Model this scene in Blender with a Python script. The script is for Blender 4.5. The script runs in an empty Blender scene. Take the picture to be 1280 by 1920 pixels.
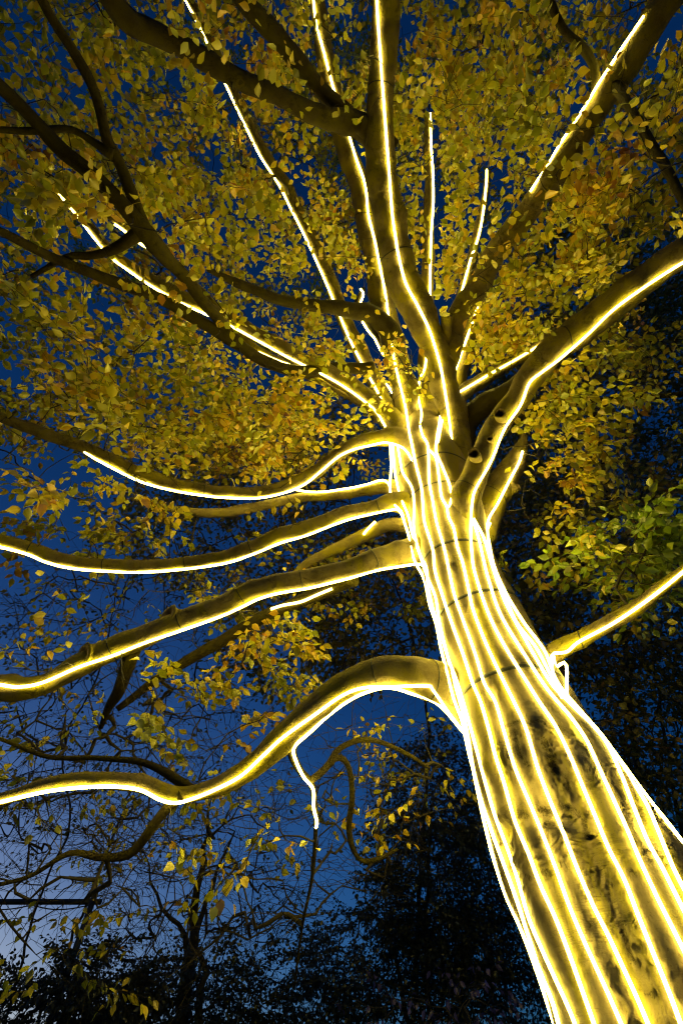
import bpy, math, random
import numpy as np
from mathutils import Vector, noise
from mathutils.bvhtree import BVHTree

rng = np.random.default_rng(7)
random.seed(7)
S = bpy.context.scene
COL = S.collection

# ------------------------------------------------------------------ camera, sky, exposure
PITCH = math.radians(55.0)
FPX = 853.0                       # focal length in photograph pixels (1280 x 1920)
CAM = np.array([0.0, 0.0, 1.5])
cd = bpy.data.cameras.new("camera")
cd.sensor_fit = 'VERTICAL'
cd.sensor_height = 36.0
cd.lens = 36.0 * FPX / 1920.0
cd.clip_start = 0.05
cd.clip_end = 2000.0
cam = bpy.data.objects.new("camera", cd)
COL.objects.link(cam)
cam.location = CAM
cam.rotation_euler = (math.radians(90) + PITCH, 0, 0)
S.camera = cam

W = bpy.data.worlds.new("World")
S.world = W
W.use_nodes = True
nt = W.node_tree
sky = nt.nodes.new('ShaderNodeTexSky')
sky.sky_type = 'NISHITA'
sky.sun_disc = False
sky.sun_elevation = math.radians(3.0)
sky.sun_rotation = math.radians(-35)
sky.altitude = 50
sky.air_density = 1.0
sky.dust_density = 1.2
sky.ozone_density = 6.5
SKY_STRENGTH = 0.055
nt.nodes['Background'].inputs['Strength'].default_value = SKY_STRENGTH
nt.links.new(sky.outputs[0], nt.nodes['Background'].inputs['Color'])

S.view_settings.view_transform = 'Standard'
S.view_settings.look = 'None'
S.view_settings.exposure = 1.2
S.view_settings.gamma = 1.0
S.render.engine = 'CYCLES'
S.cycles.use_denoising = True
S.cycles.filter_width = 1.15
S.cycles.max_bounces = 5
S.cycles.diffuse_bounces = 3
S.cycles.transmission_bounces = 3
S.cycles.glossy_bounces = 2
S.cycles.caustics_reflective = False
S.cycles.caustics_refractive = False
S.cycles.sample_clamp_indirect = 4.0

ROPE_EMIT = 13.8
ROPE_COLOR = (1.0, 0.79, 0.125)

# ------------------------------------------------------------------ helpers
R_ = np.array([1.0, 0, 0])
F_ = np.array([0, math.cos(PITCH), math.sin(PITCH)])
U_ = np.array([0, -math.sin(PITCH), math.cos(PITCH)])


def ray(u, v):
    return R_ * ((u - 640.0) / FPX) + U_ * ((960.0 - v) / FPX) + F_


def P(u, v, z):
    return CAM + ray(u, v) * z


def project(p):
    q = np.asarray(p) - CAM
    z = q @ F_
    zz = np.where(np.abs(z) < 1e-4, 1e-4, z)
    return 640 + FPX * (q @ R_) / zz, 960 - FPX * (q @ U_) / zz, z


def norm(a):
    return a / np.maximum(np.linalg.norm(a, axis=-1, keepdims=True), 1e-9)


def tag(o, label=None, cat=None, group=None, kind=None):
    if label: o['label'] = label
    if cat: o['category'] = cat
    if group: o['group'] = group
    if kind: o['kind'] = kind
    return o


def empty(name, loc, label=None, cat=None, group=None):
    o = bpy.data.objects.new(name, None)
    COL.objects.link(o)
    o.location = [float(c) for c in loc]
    o.empty_display_size = 0.2
    bpy.context.view_layer.update()
    return tag(o, label, cat, group)


def link(name, me, mat, parent=None, smooth=True):
    o = bpy.data.objects.new(name, me)
    COL.objects.link(o)
    if mat: me.materials.append(mat)
    if smooth and len(me.polygons):
        me.polygons.foreach_set('use_smooth', [True] * len(me.polygons))
    if parent is not None:
        o.parent = parent
        # vertices are written in world space: undo the offset of the parents
        off = Vector((0, 0, 0)); p = parent
        while p is not None:
            off += p.location; p = p.parent
        o.location = -off if parent.type == 'EMPTY' else (0, 0, 0)
    return o


def mesh(name, verts, faces):
    """verts (n,3) array, faces (m,k) array of one polygon size, or list of such arrays"""
    if not isinstance(faces, list): faces = [faces]
    faces = [np.asarray(f, dtype=np.int32) for f in faces if len(f)]
    me = bpy.data.meshes.new(name)
    verts = np.asarray(verts, dtype=np.float32)
    me.vertices.add(len(verts))
    me.vertices.foreach_set('co', verts.ravel())
    nl = sum(f.size for f in faces)
    nf = sum(len(f) for f in faces)
    me.loops.add(nl)
    me.polygons.add(nf)
    me.loops.foreach_set('vertex_index', np.concatenate([f.ravel() for f in faces]))
    tot = np.concatenate([np.full(len(f), f.shape[1], dtype=np.int32) for f in faces])
    start = np.concatenate([[0], np.cumsum(tot)[:-1]]).astype(np.int32)
    me.polygons.foreach_set('loop_start', start)
    me.polygons.foreach_set('loop_total', tot)
    me.update(calc_edges=True)
    return me


def spline(pts, step):
    """Catmull-Rom through rows of pts (any number of columns), resampled by arc length of the first three"""
    pts = np.asarray(pts, float)
    if len(pts) == 2:
        pts = np.vstack([pts[0], pts.mean(0), pts[1]])
    q = np.vstack([2 * pts[0] - pts[1], pts, 2 * pts[-1] - pts[-2]])
    out = []
    for i in range(1, len(q) - 2):
        t = np.linspace(0, 1, 24, endpoint=False)[:, None]
        a, b, c, d = q[i - 1], q[i], q[i + 1], q[i + 2]
        out.append(0.5 * (2 * b + (c - a) * t + (2 * a - 5 * b + 4 * c - d) * t ** 2 + (3 * b - a - 3 * c + d) * t ** 3))
    out.append(pts[-1:])
    o = np.vstack(out)
    s = np.concatenate([[0], np.cumsum(np.linalg.norm(np.diff(o[:, :3], axis=0), axis=1))])
    n = max(3, int(round(s[-1] / step)) + 1)
    ss = np.linspace(0, s[-1], n)
    return np.stack([np.interp(ss, s, o[:, k]) for k in range(o.shape[1])], 1)


def frames(c):
    t = norm(np.gradient(c, axis=0))
    n = len(c)
    N = np.zeros((n, 3))
    a = np.array([0, -1.0, 0.2]) if abs(t[0][1]) < 0.9 else np.array([1.0, 0, 0])
    N[0] = norm(a - t[0] * (a @ t[0]))
    for i in range(1, n):
        v = N[i - 1] - t[i] * (N[i - 1] @ t[i])
        N[i] = norm(v)
    return t, N, np.cross(t, N)


def tube(c, r, sides, cap=True):
    c = np.asarray(c, float)
    r = np.broadcast_to(np.asarray(r, float), (len(c),))
    t, N, B = frames(c)
    a = np.arange(sides) * 2 * math.pi / sides
    ring = c[:, None] + r[:, None, None] * (np.cos(a)[None, :, None] * N[:, None] + np.sin(a)[None, :, None] * B[:, None])
    v = ring.reshape(-1, 3)
    return v, tube_faces(len(c), sides, cap)


def tube_faces(n, sides, cap=True):
    i = np.arange(n - 1)[:, None] * sides
    j = np.arange(sides)[None]
    k = (j + 1) % sides
    f = np.stack([i + j, i + k, i + sides + k, i + sides + j], -1).reshape(-1, 4)
    fs = [f]
    if cap:
        fs.append(np.array([list(range(sides))[::-1], [(n - 1) * sides + q for q in range(sides)]]))
    return fs


class Bag:
    """collects many tubes into one mesh"""
    def __init__(self): self.v = []; self.q = {}; self.n = 0
    def add(self, v, fs):
        for f in fs:
            f = np.asarray(f)
            self.q.setdefault(f.shape[1], []).append(f + self.n)
        self.v.append(v); self.n += len(v)
    def mesh(self, name):
        return mesh(name, np.concatenate(self.v), [np.concatenate(x) for x in self.q.values()])


# ------------------------------------------------------------------ materials
def mat(name):
    m = bpy.data.materials.new(name)
    m.use_nodes = True
    t = m.node_tree
    return m, t, t.nodes['Principled BSDF'], t.nodes['Material Output']


def node(t, kind, **kw):
    n = t.nodes.new(kind)
    for k, v in kw.items():
        if k.startswith('i_'):
            key = k[2:]
            n.inputs[int(key) if key.isdigit() else key.replace('_', ' ')].default_value = v
        else:
            setattr(n, k, v)
    return n


def ramp(t, stops, src=None):
    n = t.nodes.new('ShaderNodeValToRGB')
    e = n.color_ramp.elements
    while len(e) < len(stops): e.new(0.5)
    for x, (p, c) in zip(e, stops):
        x.position = p; x.color = (*c, 1) if len(c) == 3 else c
    if src is not None: t.links.new(src, n.inputs[0])
    return n


def mixc(t, fac, a, b, blend='MIX'):
    n = t.nodes.new('ShaderNodeMix'); n.data_type = 'RGBA'; n.blend_type = blend
    for s, x in ((n.inputs['Factor'], fac), (n.inputs['A'], a), (n.inputs['B'], b)):
        if hasattr(x, 'links'): t.links.new(x, s)
        elif isinstance(x, tuple): s.default_value = (*x, 1)
        else: s.default_value = x
    return n.outputs['Result']


def noise_tex(t, vec, scale, detail=5, rough=0.6, dist=0.0):
    n = node(t, 'ShaderNodeTexNoise', i_Scale=scale, i_Detail=detail, i_Roughness=rough, i_Distortion=dist)
    t.links.new(vec, n.inputs['Vector'])
    return n.outputs['Fac']


def mapping(t, vec, scale):
    n = node(t, 'ShaderNodeMapping'); n.inputs['Scale'].default_value = scale
    t.links.new(vec, n.inputs['Vector'])
    return n.outputs[0]


def bark_material(name, trunk=False, dark=1.0):
    m, t, b, out = mat(name)
    pos = t.nodes.new('ShaderNodeNewGeometry').outputs['Position']
    # grey-buff smooth bark with yellow-green algae running along the stem
    base = ramp(t, [(0.28, (0.185, 0.142, 0.075)), (0.5, (0.245, 0.194, 0.108)), (0.72, (0.30, 0.245, 0.145))] if trunk else [(0.28, (0.12, 0.09, 0.038)), (0.5, (0.21, 0.165, 0.072)), (0.72, (0.29, 0.235, 0.11))], noise_tex(t, pos, 7, 9, 0.72)).outputs[0]
    streak = noise_tex(t, mapping(t, pos, (6.5, 6.5, 0.55) if trunk else (3.5, 3.5, 3.5)), 1.0, 5, 0.6, 0.4)
    alg = ramp(t, [(0.54, (0, 0, 0)), (0.64, (0.7, 0.7, 0.7))] if trunk else [(0.46, (0, 0, 0)), (0.60, (0.9, 0.9, 0.9))], streak).outputs[0]
    col = mixc(t, alg, base, (0.29, 0.245, 0.012))
    fine = noise_tex(t, pos, 60, 8, 0.75)
    col = mixc(t, ramp(t, [(0.30, (0.9, 0.9, 0.9)), (0.42, (0, 0, 0))], fine).outputs[0], col, (0.065, 0.052, 0.028))
    col = mixc(t, ramp(t, [(0.58, (0, 0, 0)), (0.72, (0.6, 0.6, 0.6))], fine).outputs[0], col, (0.26, 0.22, 0.15))
    blot = noise_tex(t, pos, 3.3 if trunk else 6.0, 8, 0.75, 0.6)
    col = mixc(t, ramp(t, [(0.60, (0, 0, 0)), (0.70, (0.08, 0.08, 0.08) if trunk else (0.65, 0.65, 0.65))], blot).outputs[0], col, (0.05, 0.04, 0.018))
    # thin level creases across the bark
    cr = noise_tex(t, mapping(t, pos, (3.0, 3.0, 42) if trunk else (9, 9, 9)), 1.0, 7, 0.7, 1.0)
    d = node(t, 'ShaderNodeMath', operation='SUBTRACT', i_1=0.5); t.links.new(cr, d.inputs[0])
    ab = node(t, 'ShaderNodeMath', operation='ABSOLUTE'); t.links.new(d.outputs[0], ab.inputs[0])
    crm = ramp(t, [(0.0, (1, 1, 1)), (0.022, (0, 0, 0))], ab.outputs[0]).outputs[0]
    gate = ramp(t, [(0.50, (0, 0, 0)), (0.62, (0.85, 0.85, 0.85))], noise_tex(t, pos, 4.5, 3)).outputs[0]
    crg = mixc(t, 1.0, crm, gate, 'MULTIPLY')
    col = mixc(t, crg, col, (0.05, 0.04, 0.025))
    h = node(t, 'ShaderNodeMath', operation='MULTIPLY_ADD', i_1=0.6); t.links.new(cr, h.inputs[0]); t.links.new(fine, h.inputs[2])
    h2 = node(t, 'ShaderNodeMath', operation='MULTIPLY_ADD', i_1=-0.5); t.links.new(crg, h2.inputs[0]); t.links.new(h.outputs[0], h2.inputs[2])
    hh = h2.outputs[0]
    if trunk:
        at = node(t, 'ShaderNodeAttribute', attribute_name='scar_shade').outputs['Fac']
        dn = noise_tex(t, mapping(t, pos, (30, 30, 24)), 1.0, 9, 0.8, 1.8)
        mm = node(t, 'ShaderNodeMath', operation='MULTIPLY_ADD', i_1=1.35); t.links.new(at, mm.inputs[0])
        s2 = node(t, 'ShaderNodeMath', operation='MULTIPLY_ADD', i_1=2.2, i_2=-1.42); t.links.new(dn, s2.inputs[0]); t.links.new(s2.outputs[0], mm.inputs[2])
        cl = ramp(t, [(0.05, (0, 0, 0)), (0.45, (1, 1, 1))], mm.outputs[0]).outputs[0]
        # scars and painted hollow shade only where the scar attribute is above nothing
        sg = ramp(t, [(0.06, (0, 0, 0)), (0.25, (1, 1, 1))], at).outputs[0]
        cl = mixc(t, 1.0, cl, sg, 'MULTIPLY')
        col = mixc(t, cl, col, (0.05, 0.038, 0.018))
        h3 = node(t, 'ShaderNodeMath', operation='MULTIPLY_ADD', i_1=-1.2); t.links.new(cl, h3.inputs[0]); t.links.new(hh, h3.inputs[2])
        hh = h3.outputs[0]
    if dark < 1: col = mixc(t, 1.0, col, (dark, dark, dark * 0.9), 'MULTIPLY')
    t.links.new(col, b.inputs['Base Color'])
    b.inputs['Roughness'].default_value = 0.72
    b.inputs['Specular IOR Level'].default_value = 0.12
    bp = node(t, 'ShaderNodeBump', i_Strength=0.55 if trunk else 1.0, i_Distance=0.011 if trunk else 0.02)
    t.links.new(hh, bp.inputs['Height'])
    t.links.new(bp.outputs[0], b.inputs['Normal'])
    return m


def simple(name, col, rough=0.8, nscale=12.0, var=0.35):
    m, t, b, out = mat(name)
    pos = t.nodes.new('ShaderNodeNewGeometry').outputs['Position']
    lo = tuple(c * (1 - var) for c in col); hi = tuple(c * (1 + var) for c in col)
    c = ramp(t, [(0.3, lo), (0.7, hi)], noise_tex(t, pos, nscale)).outputs[0]
    t.links.new(c, b.inputs['Base Color'])
    b.inputs['Roughness'].default_value = rough
    return m


def leaf_material(name, stops, trans=0.40, clump=1.1, gloss=0.09):
    m, t, b, out = mat(name)
    t.nodes.remove(b)
    g = t.nodes.new('ShaderNodeNewGeometry')
    cl = noise_tex(t, g.outputs['Position'], clump, 3, 0.5)
    a = node(t, 'ShaderNodeMath', operation='MULTIPLY_ADD', i_1=1.6); t.links.new(cl, a.inputs[0])
    k = node(t, 'ShaderNodeMath', operation='MULTIPLY_ADD', i_1=0.60, i_2=-0.68); t.links.new(g.outputs['Random Per Island'], k.inputs[0])
    t.links.new(k.outputs[0], a.inputs[2])
    col = ramp(t, stops, a.outputs[0]).outputs[0]
    hs = node(t, 'ShaderNodeMath', operation='MULTIPLY', i_1=17.31); t.links.new(g.outputs['Random Per Island'], hs.inputs[0])
    fr = node(t, 'ShaderNodeMath', operation='FRACT'); t.links.new(hs.outputs[0], fr.inputs[0])
    col = mixc(t, 1.0, col, ramp(t, [(0.0, (0.45, 0.40, 0.38)), (0.35, (0.85, 0.84, 0.82)), (1.0, (1.14, 1.14, 1.1))], fr.outputs[0]).outputs[0], 'MULTIPLY')
    sp = noise_tex(t, g.outputs['Position'], 38, 4, 0.7)
    col = mixc(t, ramp(t, [(0.64, (0, 0, 0)), (0.76, (0.6, 0.6, 0.6))], sp).outputs[0], col, (0.20, 0.10, 0.03))
    d = node(t, 'ShaderNodeBsdfDiffuse'); tr = node(t, 'ShaderNodeBsdfTranslucent'); gl = node(t, 'ShaderNodeBsdfGlossy', i_Roughness=0.38)
    t.links.new(col, d.inputs[0]); t.links.new(col, tr.inputs[0])
    m1 = node(t, 'ShaderNodeMixShader', i_0=trans); t.links.new(d.outputs[0], m1.inputs[1]); t.links.new(tr.outputs[0], m1.inputs[2])
    m2 = node(t, 'ShaderNodeMixShader', i_0=gloss); t.links.new(m1.outputs[0], m2.inputs[1]); t.links.new(gl.outputs[0], m2.inputs[2])
    t.links.new(m2.outputs[0], out.inputs['Surface'])
    return m


BARK_TRUNK = bark_material('smooth_beech_bark_trunk', True)
BARK = bark_material('smooth_beech_bark')
BOUGH = bark_material('dark_young_bark', dark=0.26)
TWIG = simple('twig_bark', (0.036, 0.027, 0.015))
LEAF = leaf_material('autumn_beech_leaf', [(0.0, (0.34, 0.38, 0.02)), (0.26, (0.62, 0.62, 0.025)), (0.54, (0.84, 0.69, 0.03)), (0.76, (0.84, 0.52, 0.025)), (0.91, (0.62, 0.28, 0.02)), (1.0, (0.28, 0.10, 0.02))])
LEAF_GREEN = leaf_material('green_beech_leaf', [(0.0, (0.19, 0.32, 0.02)), (0.5, (0.36, 0.46, 0.02)), (0.82, (0.60, 0.48, 0.02)), (1.0, (0.5, 0.25, 0.02))])
FAR_LEAF = leaf_material('far_autumn_leaf', [(0.0, (0.20, 0.22, 0.03)), (0.6, (0.38, 0.28, 0.04)), (1.0, (0.36, 0.16, 0.03))])
DARK_LEAF = leaf_material('dark_evergreen_leaf', [(0.0, (0.03, 0.045, 0.02)), (1.0, (0.07, 0.075, 0.03))], 0.15)
PURPLE_LIT_LEAF = leaf_material('purple_lit_leaf', [(0.0, (0.14, 0.11, 0.32)), (1.0, (0.26, 0.20, 0.5))], 0.3)  # purple light on the shrub, painted into its leaf colour
FAR_BARK = simple('far_bark', (0.055, 0.045, 0.03))
BLACK = simple('black_webbing', (0.012, 0.012, 0.011), 0.6, 80)
STUB = simple('pruned_wood', (0.16, 0.11, 0.06), 0.9, 40)
STEEL = simple('dark_painted_steel', (0.02, 0.022, 0.026), 0.5, 30)
rm, rt_, rb, ro = mat('rope_light_glow')
rt_.nodes.remove(rb)
em = node(rt_, 'ShaderNodeEmission', i_Strength=ROPE_EMIT); em.inputs['Color'].default_value = (*ROPE_COLOR, 1)
rt_.links.new(em.outputs[0], ro.inputs['Surface'])
ROPE = rm

# ------------------------------------------------------------------ ground
gm, gt, gb, go = mat('park_lawn')
gpos = gt.nodes.new('ShaderNodeNewGeometry').outputs['Position']
gt.links.new(ramp(gt, [(0.3, (0.03, 0.045, 0.015)), (0.6, (0.06, 0.075, 0.025)), (0.8, (0.09, 0.065, 0.03))], noise_tex(gt, gpos, 1.3, 8, 0.7)).outputs[0], gb.inputs['Base Color'])
gb.inputs['Roughness'].default_value = 0.95
gx = np.linspace(-1, 1, 61); gx = np.sign(gx) * np.abs(gx) ** 2.2 * 500
GX, GY = np.meshgrid(gx, gx)
gv = np.stack([GX.ravel(), GY.ravel(), 0.0 * GX.ravel()], 1)
gv[:, 2] = np.array([0.12 * noise.noise(Vector((x * 0.15, y * 0.15, 3))) for x, y, z in gv]) - 0.03
ii = (np.arange(60)[:, None] * 61 + np.arange(60)[None]).ravel()
ground = link('ground', mesh('ground', gv, np.stack([ii, ii + 1, ii + 62, ii + 61], 1)), gm)
tag(ground, kind='structure')

# ------------------------------------------------------------------ the beech: trunk
TR_PX = [(1270, 1920, 215, 2.30), (1183, 1765, 186, 2.58), (1090, 1600, 158, 2.95), (1020, 1450, 125, 3.28), (957, 1300, 99, 3.70), (905, 1180, 82, 4.15),
         (868, 1090, 69, 4.55), (845, 1010, 68, 5.05), (822, 930, 74, 5.60), (800, 850, 66, 6.20), (786, 800, 40, 6.55)]
tp = []
for u, v, hw, z in TR_PX:
    tp.append([*P(u, v, z), hw * z / FPX])
tp = np.array(tp)
b0 = tp[0]
foot = np.array([[b0[0] + 0.20, b0[1] + 0.06, -0.10, 0.98], [b0[0] + 0.16, b0[1] + 0.05, 0.25, 0.80], [b0[0] + 0.11, b0[1] + 0.04, 0.80, 0.66], [b0[0] + 0.05, b0[1] + 0.02, 1.35, 0.60]])
trunk_c = spline(np.vstack([foot, tp]), 0.015)


def fbm(p, o=4):
    return noise.fractal(Vector(p), 0.9, 2.0, o)


BASE = np.array([foot[0][0], foot[0][1], 0.0])
beech = empty('beech_tree', BASE, 'giant beech with golden leaves, leaning grey trunk and limbs traced by glowing lines', 'tree')


class Limb:
    pass


LIMBS = {}


def build_limb(key, c4, sides, amp, nscale, trunk=False, flare=0.0):
    """c4: resampled rows of x,y,z,r"""
    c, r = c4[:, :3].copy(), c4[:, 3].copy()
    s = np.concatenate([[0], np.cumsum(np.linalg.norm(np.diff(c, axis=0), axis=1))])
    if flare: r = r * (1 + flare * np.exp(-s / (1.6 * r[0] + 0.02)))
    if not trunk:      # limbs are never smooth pipes
        sd_ = sum(map(ord, key))
        for i in range(len(c)):
            for fr, am in ((1.6, 0.40), (5.0, 0.16)):
                w = noise.noise_vector(Vector(c[i] * fr) + Vector((sd_, 0, 0)))
                c[i] += np.array(w) * r[i] * am
    t, N, B = frames(c)
    a = np.arange(sides) * 2 * math.pi / sides
    d = np.cos(a)[None, :, None] * N[:, None] + np.sin(a)[None, :, None] * B[:, None]
    v = c[:, None] + r[:, None, None] * d
    seed = (hash(key) % 97) * 0.0 + sum(map(ord, key)) * 1.37
    disp = np.zeros(v.shape[:2])
    for i in range(len(c)):
        for j in range(sides):
            p = v[i, j]
            disp[i, j] = amp * noise.noise(Vector(p * nscale) + Vector((seed, 0, 0))) + 0.35 * amp * noise.noise(Vector(p * nscale * 3.1) + Vector((0, seed, 0)))
    v = v + (disp * r[:, None])[:, :, None] * d
    L = Limb(); L.key = key; L.c = c; L.r = r; L.s = s; L.v = v; L.d = d; L.t = t; L.sides = sides; L.N = N; L.B = B
    LIMBS[key] = L
    return L


T = build_limb('trunk', trunk_c, 200, 0.045, 1.7, True)
# burls, dimples, scars and painted shade, placed on the side the path looks at (found by shooting at the trunk)
tf = tube_faces(len(T.c), T.sides, False)[0]
bvh0 = BVHTree.FromPolygons([Vector(x) for x in T.v.reshape(-1, 3)], [tuple(int(k) for k in f) for f in tf])


def hit_px(b, u, v):
    d = ray(u, v)
    h = b.ray_cast(Vector(CAM), Vector(d).normalized())
    return (np.array(h[0]), np.array(h[1])) if h[0] is not None else (None, None)


BUMPS = [  # u, v, radius m, height m   (swellings and hollows)
    (985, 1410, .13, .050), (1080, 1430, .10, .050), (915, 1440, .12, .04), (1035, 1395, .055, -.075), (1045, 1440, .055, -.08), (1062, 1480, .05, -.06), (1010, 1565, .12, .05), (1085, 1512, .05, -.07), (1105, 1545, .045, -.06),
    (1060, 1560, .075, .055), (1105, 1600, .065, -.085), (1120, 1640, .06, -.05), (945, 1560, .06, -.085), (945, 1600, .06, -.08), (965, 1650, .06, -.05), (1180, 1480, .12, .06), (1140, 1690, .08, -.05), (1000, 1475, .04, -.03), (1215, 1560, .10, -.05),
    (1240, 1520, .13, .07), (1088, 1372, .05, -.045), (1260, 1700, .2, .03), (1030, 1720, .2, .02), (975, 1240, .1, .02), (1165, 1760, .08, -.05), (1190, 1820, .07, -.05), (1205, 1870, .09, -.06), (1240, 1900, .08, -.03),
    (1010, 1690, .07, .02), (918, 1300, .05, -.025), (1000, 1350, .10, .03), (1212, 1480, .05, -.05), (1245, 1545, .05, -.06), (1020, 1520, .04, -.04), (982, 1530, .035, -.03), (880, 1150, .06, -.02), (850, 1060, .06, .02)]
SCARS_AND_SHADE = [  # bark scars and painted shade of hollows: polylines u,v then half width m and strength
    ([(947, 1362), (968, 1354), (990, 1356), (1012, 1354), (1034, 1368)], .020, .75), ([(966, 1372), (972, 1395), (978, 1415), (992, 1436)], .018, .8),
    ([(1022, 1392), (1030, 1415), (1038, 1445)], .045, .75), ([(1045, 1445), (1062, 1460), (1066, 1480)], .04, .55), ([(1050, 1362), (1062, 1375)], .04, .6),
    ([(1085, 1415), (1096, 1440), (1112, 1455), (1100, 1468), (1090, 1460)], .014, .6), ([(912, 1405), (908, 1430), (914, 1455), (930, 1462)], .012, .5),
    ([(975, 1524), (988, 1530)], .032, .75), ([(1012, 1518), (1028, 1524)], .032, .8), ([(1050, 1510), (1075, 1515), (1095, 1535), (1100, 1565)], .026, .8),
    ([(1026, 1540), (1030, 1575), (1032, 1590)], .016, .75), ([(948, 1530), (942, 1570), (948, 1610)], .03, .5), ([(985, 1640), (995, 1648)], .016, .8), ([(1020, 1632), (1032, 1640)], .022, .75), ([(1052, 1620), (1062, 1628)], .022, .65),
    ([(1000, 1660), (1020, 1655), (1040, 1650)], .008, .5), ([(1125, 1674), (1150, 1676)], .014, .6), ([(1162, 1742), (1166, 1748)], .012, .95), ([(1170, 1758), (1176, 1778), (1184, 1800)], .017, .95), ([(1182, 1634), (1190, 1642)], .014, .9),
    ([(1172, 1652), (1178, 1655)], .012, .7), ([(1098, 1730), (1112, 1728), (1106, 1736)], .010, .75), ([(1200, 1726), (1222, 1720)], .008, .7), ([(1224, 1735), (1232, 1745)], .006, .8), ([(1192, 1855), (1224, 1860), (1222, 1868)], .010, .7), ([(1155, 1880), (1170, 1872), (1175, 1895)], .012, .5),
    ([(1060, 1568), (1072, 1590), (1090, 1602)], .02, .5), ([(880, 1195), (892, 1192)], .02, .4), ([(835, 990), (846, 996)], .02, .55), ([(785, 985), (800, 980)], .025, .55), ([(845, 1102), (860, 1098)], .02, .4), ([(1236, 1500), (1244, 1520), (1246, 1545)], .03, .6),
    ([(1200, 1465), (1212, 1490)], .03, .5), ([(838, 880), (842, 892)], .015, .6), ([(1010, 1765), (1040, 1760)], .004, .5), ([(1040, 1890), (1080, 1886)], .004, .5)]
tv = T.v.reshape(-1, 3).copy(); td = T.d.reshape(-1, 3)
scar_shade = np.zeros(len(tv))
off = np.zeros(len(tv))
for u, v, rad, h in BUMPS:
    p, n = hit_px(bvh0, u, v)
    if p is None: continue
    dd = np.linalg.norm(tv - p, axis=1) / rad
    off += (h if h > 0 else 0.62 * h) * np.exp(-dd ** 2)
    rr = np.exp(-((dd - 1.25) / 0.5) ** 2) * abs(h) * 0.16          # growth rings round a burl
    off += rr * np.sin(dd * 26)
for pl, hw, st in SCARS_AND_SHADE:
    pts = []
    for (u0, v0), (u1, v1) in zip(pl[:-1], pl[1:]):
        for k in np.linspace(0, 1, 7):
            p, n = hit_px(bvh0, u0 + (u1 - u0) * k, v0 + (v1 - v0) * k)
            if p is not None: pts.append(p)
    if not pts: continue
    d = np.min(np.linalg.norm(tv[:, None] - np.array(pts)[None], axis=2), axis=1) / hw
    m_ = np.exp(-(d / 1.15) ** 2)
    scar_shade = np.maximum(scar_shade, 0.66 * st * m_)
    off -= 0.35 * hw * st * np.exp(-(d / 0.9) ** 2)
off *= (T.c[:, 2].repeat(T.sides) < 9)
tv = tv + td * off[:, None]
T.v = tv.reshape(T.v.shape)
me = mesh('trunk', tv, tube_faces(len(T.c), T.sides, True))
at = me.attributes.new('scar_shade', 'FLOAT', 'POINT'); at.data.foreach_set('value', scar_shade.astype(np.float32))
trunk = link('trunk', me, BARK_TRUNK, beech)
T.ob = trunk

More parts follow.
